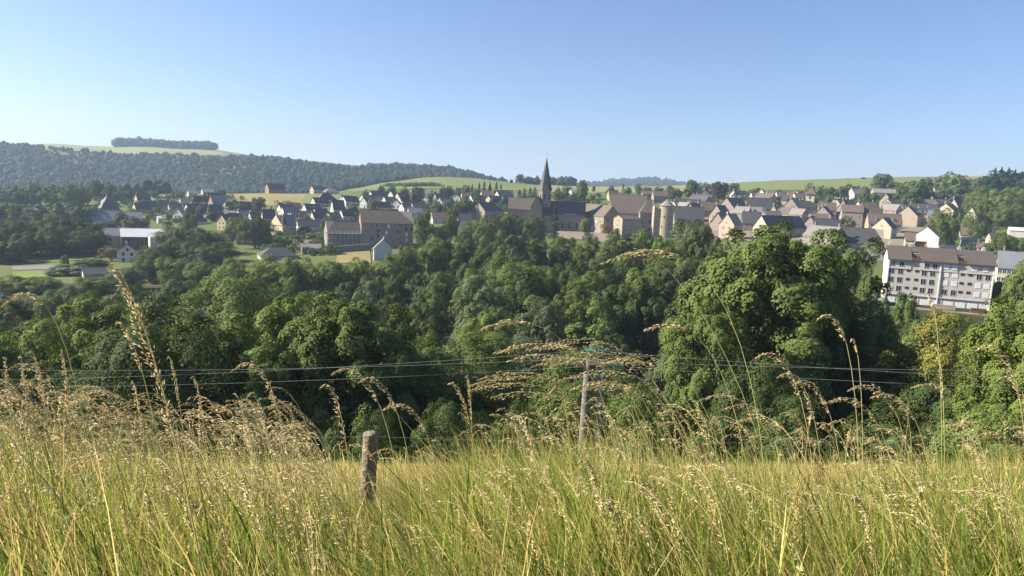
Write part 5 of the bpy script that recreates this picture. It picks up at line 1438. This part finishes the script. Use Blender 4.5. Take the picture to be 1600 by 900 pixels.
for k, (ax, az) in enumerate(ATT):
    A = (pt[0] + ax + .65, PY_, gz + htop - .05 + az); Bp = P(1592, [572, 584, 599][k], 33.0); A2 = Vector(A)
    far = A2 + (Vector(Bp) - A2) * 1.6
    wire('power_cable', 'grey power cable running right from the twin wooden pole', A, far, .25, .006, 'power cables right of the pole', 'cable')
    A = (pt[0] + ax - .65, PY_, gz + htop - .05 + az); Bp = P(95, [572, 585, 598][k], 42.0); A2 = Vector(A)
    far = A2 + (Vector(Bp) - A2) * 1.35
    wire('power_cable', 'grey power cable running left from the twin wooden pole', A, far, .35, .006, 'power cables left of the pole', 'cable')

# ------------------------------------------------------------------ fence
FY = 5.0
fp = P(575, 676, FY)
fg = G(fp[0], FY)
POST = rough_mat('fence_post_wood', (.27, .22, .16), (.15, .12, .09), 5, .9, c=(.34, .29, .22), stretch=(1, 1, .1), bump=.8, bscale=30)
b = MB(); hP = fp[2] - fg
b.tube([(.004, 0, -.3), (0, .004, hP * .4), (.002, 0, hP - .012), (.001, 0, hP)], [.058, .057, .055, .051], 18)
fo = b.build('fence_post', POST, None, True)
fo.location = (fp[0], FY, fg); fo.rotation_euler = (0, R(1.2), 0)
tag(fo, 'round weathered wooden fence post standing in the grass', 'fence post')
e2 = MB()
for zf, off in ((.94, 0), (.72, 0)):
    for sd in (-1, 1):
        A = (fp[0], FY + .065, fg + hP * zf); xb = fp[0] + sd * 5.0
        Bq = (xb, FY + (.4 if sd < 0 else .3), G(xb, FY + .3) + hP * zf)
        wire('fence_wire', 'thin fence wire strung from the wooden post through the grass', A, Bq, .05, .0009, 'fence wires at the wooden post', 'wire', 14)

# ------------------------------------------------------------------ meadow grass
def grass_mat(name, trans):
    m, nt, p = new_mat(name)
    at = nt.nodes.new('ShaderNodeAttribute'); at.attribute_name = 'col'
    nt.links.new(at.outputs['Color'], p.inputs['Base Color'])
    p.inputs['Roughness'].default_value = .5; p.inputs['Specular IOR Level'].default_value = .3
    tr = nt.nodes.new('ShaderNodeBsdfTranslucent'); nt.links.new(at.outputs['Color'], tr.inputs[0])
    ms = nt.nodes.new('ShaderNodeMixShader'); ms.inputs[0].default_value = trans
    nt.links.new(p.outputs[0], ms.inputs[1]); nt.links.new(tr.outputs[0], ms.inputs[2])
    nt.links.new(ms.outputs[0], nt.nodes['Material Output'].inputs[0])
    return m
GRASS = grass_mat('grass_blades', .48)
SEED = grass_mat('seed_heads', .4)
def pick_cols(g, n, straw):
    a = np.array([[.16, .24, .045], [.21, .29, .06], [.31, .36, .09], [.10, .17, .035]])
    s = np.array([[.58, .48, .20], [.48, .40, .15], [.68, .57, .28], [.44, .40, .14]])
    isS = g.uniform(size=n) < straw
    return np.where(isS[:, None], s[g.integers(0, 4, n)], a[g.integers(0, 4, n)]) * g.uniform(.6, 1.3, (n, 1)), isS
def blades(name, label, x, y, h, wd, lean, straw, seed, seg=3):
    g = np.random.default_rng(seed); n = len(x)
    z = ground(x, y) - .02
    ang = g.uniform(0, 6.283, n)
    ld = np.stack([np.cos(ang), np.sin(ang) * .8, 0 * ang], -1) * g.uniform(.1, .75, n)[:, None] + np.array([-.38, 0, 0])
    fa = g.uniform(0, 6.283, n); wv = np.stack([np.cos(fa), np.sin(fa), 0 * fa], -1)
    base = np.stack([x, y, z], -1)
    V = np.empty((n, seg * 2 + 1, 3)); Cc = np.empty((n, seg * 2 + 1, 3))
    c0, isS = pick_cols(g, n, straw)
    tipc = c0 * np.array([1.35, 1.2, 1.05])
    for i in range(seg + 1):
        t = i / seg
        p = base + np.array([0, 0, 1]) * (h * (t - .18 * lean * t * t))[:, None] + ld * (h * lean * t ** 2.0)[:, None]
        cc = c0 * (1 - t) + tipc * t
        if i < seg:
            ww = (wd * (1 - .75 * t))[:, None]
            V[:, 2 * i] = p - wv * ww; V[:, 2 * i + 1] = p + wv * ww; Cc[:, 2 * i] = cc; Cc[:, 2 * i + 1] = cc
        else: V[:, 2 * seg] = p; Cc[:, 2 * seg] = cc
    k = seg * 2 + 1
    tris = []
    for i in range(seg - 1):
        a = 2 * i; tris += [(a, a + 1, a + 3), (a, a + 3, a + 2)]
    tris.append((2 * seg - 2, 2 * seg - 1, 2 * seg))
    F = (np.arange(n) * k)[:, None, None] + np.array(tris)[None]
    me = np_mesh(name, V.reshape(-1, 3), F.reshape(-1, 3), GRASS, Cc.reshape(-1, 3))
    o = link(bpy.data.objects.new(name, me)); return tag(o, label, 'grass', kind='stuff')
def scatter(g, n, y0, y1, p=1.0, spread=.86):
    y = (g.uniform(size=n) * (y1 ** (p + 1) - y0 ** (p + 1)) + y0 ** (p + 1)) ** (1 / (p + 1))
    x = g.uniform(-1, 1, n) * ((spread - .06) * y + .9) + g.normal(size=n) * .1
    return x, y
g = np.random.default_rng(21)
ENV_X = [-200, 0, 120, 350, 480, 550, 640, 700, 780, 900, 1000, 1080, 1200, 1350, 1450, 1600, 1800]
ENV_R = [650, 655, 680, 705, 735, 757, 757, 722, 685, 668, 672, 690, 715, 730, 715, 705, 700]
def env_h(x, y):
    """height at which grass rooted at (x, y) meets the uneven top line of the meadow"""
    px = 800 + FPX * x / y
    row = np.interp(px, ENV_X, ENV_R)
    px2 = px
    a = (px2 - 800) / FPX; b2 = (450 - row) / FPX
    M = _M; dy = M[1, 0] * a + M[1, 1] * b2 - M[1, 2]; dz = M[2, 0] * a + M[2, 1] * b2 - M[2, 2]
    return dz / dy * y - ground(x, y)
x, y = scatter(g, 104000, .9, 5.6, .45)
patch = .5 + .5 * np.sin(x * 1.3 + 1.1) * np.sin(y * 1.7 + x * .5)
straw = np.clip(.14 + .22 * patch + .22 * np.clip(-x / y * 2, 0, 1), 0, 1)
front = np.exp(-((x / y + .205) / .055) ** 2) * (y > 1.8)
hb = np.clip(env_h(x, y) * g.uniform(.45, 1.02, len(x)) * (1 - .2 * patch), .06, .62)
blades('meadow_grass', 'tall mixed green and straw coloured meadow grass', x, y, hb, g.uniform(.0013, .0040, len(x)) * (1 + .12 * y), g.uniform(.3, 1.25, len(x)), straw, 1)
x, y = scatter(g, 60000, 5.2, 11.6, .5, .9)
blades('dry_grass', 'short dry yellow grass on the field beyond the fence', x, y, g.uniform(.07, .22, len(x)), g.uniform(.003, .006, len(x)) * (.6 + .06 * y), g.uniform(.3, 1.0, len(x)), np.full(len(x), .85), 2, 2)
x, y = scatter(g, 16000, 11.0, 26, .3, .9)
blades('bank_grass', 'rough green grass on the steep bank', x, y, g.uniform(.2, .6, len(x)), g.uniform(.006, .014, len(x)), g.uniform(.3, 1.0, len(x)), np.full(len(x), .25), 3, 2)

# tufts of long arching blades
def tufts(n, seed):
    g = np.random.default_rng(seed)
    ty = g.uniform(1.3, 5.0, n) ; tx = g.uniform(-1, 1, n) * (.8 * ty + .9)
    keep = ~((np.abs(tx / ty + .205) < .06) & (ty > 1.9))
    tx, ty = tx[keep], ty[keep]; n = len(tx)
    m = g.integers(24, 70, n); pk = np.repeat(np.arange(n), m)
    hh = g.uniform(.45, 1.0, n)[pk] * g.uniform(.55, 1.1, len(pk))
    hh = np.clip(env_h(tx, ty)[pk] * g.uniform(.6, 1.18, n)[pk] * g.uniform(.6, 1.05, len(pk)), .08, .95)
    x = tx[pk] + g.normal(size=len(pk)) * .05; y = ty[pk] + g.normal(size=len(pk)) * .05
    st = np.repeat(g.uniform(0, .45, n), m)
    return x, y, hh, st
x, y, hh, st = tufts(840, 31)
blades('grass_tufts', 'long arching green grass tufts rising out of the meadow', x, y, hh, g.uniform(.0016, .0042, len(x)) * (1 + .1 * y), g.uniform(.3, 1.0, len(x)), st, 4, 4)

x, y = scatter(g, 6800, 1.5, 4.9, .6)
kp = np.abs(x / y + .205) > .05; x, y = x[kp], y[kp]
blades('grass_stems', 'long thin leaning grass stems standing above the meadow', x, y, np.clip(env_h(x, y) * g.uniform(.75, 1.3, len(x)), .1, 1.05), g.uniform(.0010, .0019, len(x)) * (1 + .1 * y), g.uniform(.2, .7, len(x)), np.full(len(x), .5), 8, 5)

# ---- stalks with seed heads
def bez(A, B_, C_, D_, t):
    t = t[:, None]; return A * (1 - t) ** 3 + 3 * B_ * t * (1 - t) ** 2 + 3 * C_ * t * t * (1 - t) + D_ * t ** 3
OCT_F = np.array([(0, 2, 3), (0, 3, 4), (0, 4, 2), (1, 3, 2), (1, 4, 3), (1, 2, 4)])
def stalk_arrays(g, A, D_, droop, headlen, nsp, r, straw, spl=.010, bend=None):
    """stem tube arrays and spikelet arrays for one stalk from base A to tip D"""
    A = np.asarray(A, float); D_ = np.asarray(D_, float)
    Ht = np.linalg.norm(D_ - A); hv = (D_ - A) * np.array([1, 1, 0])
    B_ = A + np.array([0, 0, Ht * .45]) + hv * .06
    C_ = D_ + np.array([0, 0, Ht * .12 * droop]) - hv * (.22 + .34 * droop) + np.array([0, 0, Ht * .05])
    if bend is not None: C_ = C_ + bend
    ts = np.linspace(0, 1, 13)
    p = bez(A, B_, C_, D_, ts)
    n = 3; Vs = []
    for i in range(13):
        ax = unit(p[min(i + 1, 12)] - p[max(i - 1, 0)]); a = unit(np.cross(ax, [.2, .97, .1])); bb_ = np.cross(ax, a)
        rr_ = r * (1.15 - .7 * ts[i])
        for k in range(n):
            th = 2 * math.pi * k / n; Vs.append(p[i] + (a * math.cos(th) + bb_ * math.sin(th)) * rr_)
    Fs = []
    for i in range(12):
        for k in range(n):
            a0 = i * n + k; a1 = i * n + (k + 1) % n; Fs += [(a0, a1, a1 + n), (a0, a1 + n, a0 + n)]
    gcol = np.array([.24, .33, .07]) if not straw else np.array([.44, .36, .16])
    scol = np.array([.70, .60, .32])
    cl = np.array([gcol * (1 - ts[i]) + scol * ts[i] if True else gcol for i in range(13) for _ in range(n)])
    # spikelets
    L = np.linalg.norm(np.diff(p, axis=0), axis=1).sum()
    f0 = max(0.25, 1 - headlen / max(L, .05))
    u = g.uniform(0, 1, nsp) ** .9
    td = np.linspace(0, 1, 60); pd = bez(A, B_, C_, D_, td); cum = np.r_[0, np.cumsum(np.linalg.norm(np.diff(pd, axis=0), axis=1))]
    t = np.interp(cum[-1] - headlen * (1 - u), cum, td)
    q = bez(A, B_, C_, D_, t); q2 = bez(A, B_, C_, D_, np.minimum(t + .02, 1.02)); tg = unit(q2 - q)
    env = np.sin(np.clip(u * .92 + .08, 0, 1) * math.pi) ** .6
    side = g.normal(size=(nsp, 3)); side = unit(side - (side * tg).sum(1, keepdims=True) * tg)
    hang = np.array([-.25, 0, -1.0])
    cen = q + side * (headlen * .035 * env * g.uniform(.1, 1, nsp))[:, None] + hang * (headlen * .085 * env * g.uniform(0, 1, nsp))[:, None]
    ax = unit(tg * .8 + side * .25 + hang * .35 + g.normal(size=(nsp, 3)) * .18)
    a = unit(np.cross(ax, g.normal(size=(nsp, 3)))); b2 = np.cross(ax, a)
    ln = spl * g.uniform(.7, 1.25, nsp); rd = ln * .14
    SV = np.empty((nsp, 5, 3))
    SV[:, 0] = cen + ax * ln[:, None]; SV[:, 1] = cen - ax * ln[:, None] * .8
    for k in range(3):
        th = 2 * math.pi * k / 3
        SV[:, 2 + k] = cen + (a * math.cos(th) + b2 * math.sin(th)) * rd[:, None]
    SF = (np.arange(nsp) * 5)[:, None, None] + OCT_F[None]
    pal = np.array([[.80, .68, .40], [.72, .58, .30], [.86, .76, .50], [.66, .52, .28]])
    SC = np.repeat(pal[g.integers(0, 4, nsp)] * g.uniform(.8, 1.15, (nsp, 1)), 5, axis=0)
    return np.array(Vs), np.array(Fs), cl, SV.reshape(-1, 3), SF.reshape(-1, 3), SC
top_x = [-100, 0, 80, 150, 300, 420, 500, 540, 600, 700, 760, 850, 1000, 1080, 1200, 1300, 1400, 1500, 1700]
top_r = [560, 560, 590, 610, 620, 600, 660, 690, 690, 650, 610, 610, 620, 620, 640, 640, 630, 640, 640]
def many_stalks(name, label, n, y0, y1, seed, extra):
    g = np.random.default_rng(seed)
    SVs, SFs, SCs, HVs, HFs, HCs = [], [], [], [], [], []; so = ho = 0; made = 0
    while made < n:
        y = g.uniform(y0, y1); px = g.uniform(-300, 1900) if g.uniform() < .72 or extra < 100 else g.uniform(-120, 480)
        row = np.interp(px, top_x, top_r) + abs(g.normal()) * extra + g.uniform(0, 30)
        if row > 905: continue
        tip = P(px, row, y)
        H_ = tip[2] - G(tip[0], y)
        if H_ < .35 or H_ > 1.3: continue
        run = H_ * g.uniform(.12, .55)
        A = np.array([tip[0] + run, y + g.normal() * .15, 0]); A[2] = G(A[0], A[1]) - .03
        V, F, c, sv, sf, scc = stalk_arrays(g, A, tip, g.uniform(.2, 1.3), g.uniform(.14, .27), int(g.integers(26, 48)), g.uniform(.0011, .0019), g.uniform() < .4, g.uniform(.006, .0095))
        SVs.append(V); SFs.append(F + so); SCs.append(c); so += len(V)
        HVs.append(sv); HFs.append(sf + ho); HCs.append(scc); ho += len(sv); made += 1
    e = np_mesh(name, np.concatenate(SVs + HVs), np.concatenate(SFs + [f + so for f in HFs]), SEED, np.concatenate(SCs + HCs))
    o = link(bpy.data.objects.new(name, e)); tag(o, label, 'grass', kind='stuff')
many_stalks('seed_grass', 'mass of ripe straw coloured seed heads over the meadow', 1040, 1.9, 4.9, 5, 110)

top_r = [r_ + 95 for r_ in top_r]
many_stalks('low_seed_grass', 'pale seed heads mingled low in the near meadow grass', 620, 1.4, 4.2, 6, 90)
def one_stalk(label, base_px, tip, y, droop, headlen=.26, nsp=90, r=.002, straw=False, spl=.011, group=None, bend=None, yb=None, seed=0):
    g = np.random.default_rng(seed + int(tip[0] * 7 + tip[1]))
    t3 = P(tip[0], tip[1], y); yb = yb or y
    xb = P(base_px, 800, yb)[0]; A = np.array([xb, yb, G(xb, yb) - .03])
    V, F, c, sv, sf, scc = stalk_arrays(g, A, t3, droop, headlen, nsp, r, straw, spl, bend)
    e = empty('grass_stalk', A); tag(e, label, 'grass stalk', group)
    link(bpy.data.objects.new('stem', np_mesh('stem', V - A, F, SEED, c)), e)
    link(bpy.data.objects.new('seed_head', np_mesh('seed_head', sv - A, sf, SEED, scc)), e)
    return e
one_stalk('thick long straw seed stalk rising before the vivid yellow green tree', 345, (168, 418), 1.25, .05, .32, 230, .0020, True, .0068)
one_stalk('drooping seed head bowed over the ravine at the left', 160, (4, 478), 2.2, 1.5, .16, 70)
one_stalk('tall pale seed head before the big rounded ravine tree', 275, (180, 506), 2.3, .3, .2, 70)
one_stalk('tallest arching seed stalk leaning before the castle trees', 1215, (942, 411), 2.3, 1.3, .26, 100)
one_stalk('tall straight green stalk crossing the tallest arching one', 1235, (978, 396), 2.4, .1, .14, 36)
one_stalk('upright green stalk with small head under the apartment block', 1482, (1458, 540), 2.4, .1, .2, 40)
one_stalk('slender upright green stalk beside the one under the apartment block', 1476, (1447, 460), 2.6, .05, .1, 20)
one_stalk('arched seed head before the large dark right hand tree', 1350, (1278, 499), 2.6, .8, .18, 70)
one_stalk('small upright reddish seed head before the shadowy tree', 1352, (1330, 532), 2.8, .1, .07, 40)
one_stalk('bowed seed head hanging left of the twin pole top', 1010, (752, 514), 2.5, 1.0, .18, 70)
one_stalk('bowed seed head right of the twin pole', 1190, (1006, 517), 2.5, 1.0, .17, 70)
ARCH = [(1120, 775, 556), (1110, 790, 540), (1130, 805, 532), (1105, 760, 590), (1095, 745, 620), (1150, 830, 536), (1160, 850, 560), (1140, 842, 580), (1125, 780, 606), (1175, 905, 560), (1190, 930, 572), (1165, 880, 590), (1080, 735, 596), (1200, 960, 560), (1180, 925, 604), (1150, 870, 620), (1060, 720, 645), (1090, 770, 650), (1135, 830, 655), (1210, 985, 620)]
for i, (bp, tx, ty) in enumerate(ARCH[:16]):
    ra_ = random.Random(i); tx += ra_.uniform(-25, 25); ty += ra_.uniform(-12, 16)
    one_stalk('long bowed straw seed head in the arching clump before the twin pole', bp - 40, (tx, ty), 2.1 + .11 * (i % 7), ra_.uniform(.6, 1.35), ra_.uniform(.2, .36), 130, .0017, i % 3 == 0, ra_.uniform(.0068, .0084), 'arching clump before the twin pole', seed=i)
REST = [(470, 362, 580, 1.4), (560, 500, 607, .9), (640, 518, 585, 1.1), (660, 560, 598, 1.0), (700, 600, 640, 1.3), (430, 385, 622, 1.3), (300, 262, 560, .3), (335, 300, 590, .3), (240, 205, 600, .4), (120, 95, 556, .8), (60, 30, 560, .4), (95, 45, 552, .5), (30, 6, 560, .3),
        (520, 440, 668, .9), (760, 700, 600, .4), (740, 728, 590, .5), (1290, 1180, 560, .9), (1300, 1215, 590, .9), (1420, 1290, 630, 1.1), (1440, 1325, 610, 1.1), (1470, 1360, 622, 1.0), (1380, 1210, 690, 1.0), (1560, 1425, 606, .9), (1600, 1480, 665, 1.2), (1620, 1525, 548, .9), (1640, 1560, 592, .6), (1650, 1570, 670, .5), (1640, 1530, 680, .9), (1330, 1240, 600, .8), (1250, 1130, 640, 1.2), (1280, 1150, 660, 1.1), (1240, 1095, 625, 1.1)]
for i, (bp, tx, ty, dr) in enumerate(REST):
    one_stalk('single nodding straw seed head standing above the meadow', bp, (tx, ty), 2.2 + .17 * (i % 8), dr, .24, 110, .0017, i % 2 == 0, .0082, 'single nodding seed heads', seed=40 + i)
LOW = [(210, 190, 790), (250, 225, 770), (130, 118, 810), (60, 40, 800), (420, 398, 862), (980, 905, 722), (1010, 940, 790), (1080, 1000, 760), (960, 958, 830), (1250, 1245, 800), (1400, 1330, 780), (1480, 1420, 862), (1560, 1450, 830), (330, 300, 830), (700, 640, 850), (880, 870, 880), (1330, 1310, 870), (1540, 1510, 790)]
for i, (bp, tx, ty) in enumerate(LOW):
    one_stalk('big pale seed head low in the near meadow grass', bp, (tx, ty), 1.5 + .06 * (i % 5), .5, .16, 110, .0015, True, .009, 'pale seed heads low in the meadow', seed=90 + i)

# ---- dock plants and broad leaves
BR = rough_mat('dock_seed_brown', (.16, .085, .05), (.11, .06, .035), 20, .9)
LG = rough_mat('broad_leaf_green', (.10, .19, .04), (.07, .14, .03), 8, .5)
YF = rough_mat('yellow_petals', (.75, .55, .03), (.65, .46, .02), 8, .6)
def dock(label, px, row, y, h, seed):
    rr = random.Random(seed); t = P(px, row, y); A = Vector((t[0] + .03, y, G(t[0], y)))
    e = empty('dock_plant', A); tag(e, label, 'dock plant')
    top = Vector(t) - A
    b = MB(); b.tube([(0, 0, -.03), top * .5 + Vector((.01, 0, 0)), top], [.004, .003, .0015], 5); b.build('stem', BR, e, True)
    b = MB()
    for k in range(120):
        u = rr.uniform(.70, 1.0); c = top * u + Vector((rr.gauss(0, .011), rr.gauss(0, .011), rr.gauss(0, .006)))
        b.cyl(c, c + Vector((rr.uniform(-.004, .004), rr.uniform(-.004, .004), .005)), .0034, .0008, 4)
    tag(b.build('seed_cluster', BR, e), kind='stuff')
dock('brown dock seed spike before the dark tree gap on the right', 1282, 715, 3.0, 1, 1)
dock('brown dock seed spike low in the left meadow', 306, 785, 2.2, .8, 2)
dock('brown dock seed spike behind the meadow clump on the right', 1262, 740, 3.2, 1, 3)
def broad_plant(label, px, row, y, n, size, seed):
    rr = random.Random(seed); t = P(px, row, y); A = Vector((t[0], y, G(t[0], y)))
    e = empty('broadleaf_weed', A); tag(e, label, 'weed plant', 'broad leaved weeds in the near grass')
    H_ = max(.15, t[2] - A.z)
    for k in range(n):
        a = rr.uniform(0, 6.28); L = size * rr.uniform(.7, 1.2); z0 = H_ * rr.uniform(.55, 1.0)
        dv = Vector((math.cos(a), math.sin(a), rr.uniform(-.1, .5))).normalized(); sd = dv.cross(Vector((0, 0, 1))).normalized(); up = sd.cross(dv)
        o0 = Vector((rr.gauss(0, .02), rr.gauss(0, .02), z0)); b = MB(); prof_ = [(0, .05), (.2, .6), (.45, 1), (.75, .7), (1, .02)]
        vv = []
        for s_, w_ in prof_:
            cpt = o0 + dv * L * s_ - Vector((0, 0, L * .35 * s_ * s_))
            vv += [cpt - sd * w_ * L * .24 + up * .012, cpt, cpt + sd * w_ * L * .24 + up * .012]
        b.poly(vv, [f for i in range(4) for f in ((i * 3, i * 3 + 1, i * 3 + 4, i * 3 + 3), (i * 3 + 1, i * 3 + 2, i * 3 + 5, i * 3 + 4))])
        b.build('leaf', LG, e, True)
    b = MB(); b.tube([(0, 0, -.02), (.01, 0, H_ * .5), (0, 0, H_)], [.004, .003, .002], 5); b.build('stem', LG, e)
for i, (px, row, y) in enumerate([(150, 822, 2.2), (250, 845, 2.2), (60, 850, 2.2)]):
    broad_plant('broad green leaved weed in the near left grass', px, row, y, 6, .06, i)
def flower(px, row, y, seed):
    rr = random.Random(seed); t = P(px, row, y); A = Vector((t[0], y, G(t[0], y))); H_ = t[2] - A.z
    e = empty('yellow_flower', A); tag(e, 'small yellow wildflower spike in the right hand grass', 'flower', 'yellow wildflowers in the grass')
    b = MB(); b.tube([(0, 0, -.02), (0, 0, H_ * .6), (.005, 0, H_)], [.002, .0016, .001], 4); b.build('stem', LG, e)
    b = MB()
    for k in range(22):
        z = H_ * rr.uniform(.84, 1.0); a = rr.uniform(0, 6.28); c = Vector((math.cos(a) * .012, math.sin(a) * .012, z))
        b.cyl(c, c + Vector((math.cos(a) * .006, math.sin(a) * .006, .003)), .005, .001, 5)
    b.build('petals', YF, e)
for i, (px, row) in enumerate([(1462, 828), (1470, 848), (1530, 880), (1255, 876)]):
    flower(px, row, 2.2 + .05 * i, i)

# ------------------------------------------------------------------ haze
zmin = float(ZZ.min()); hx = 11400.0
b = MB(); b.box(-hx, hx, -80, 9100, zmin - 1.5, 205)
hm = bpy.data.materials.new('haze'); hm.use_nodes = True
hn = hm.node_tree
for n_ in list(hn.nodes):
    if n_.type == 'BSDF_PRINCIPLED': hn.nodes.remove(n_)
pv = hn.nodes.new('ShaderNodeVolumePrincipled')
pv.inputs['Color'].default_value = (.57, .75, 1.0, 1)
pv.inputs['Density'].default_value = 1.55e-4
pv.inputs['Anisotropy'].default_value = .15
hn.links.new(pv.outputs[0], hn.nodes['Material Output'].inputs['Volume'])
tag(b.build('haze', hm), 'thin blue summer haze over the valley', 'haze', kind='stuff')
for o in bpy.data.objects:
    if '_dims' in o: del o['_dims']
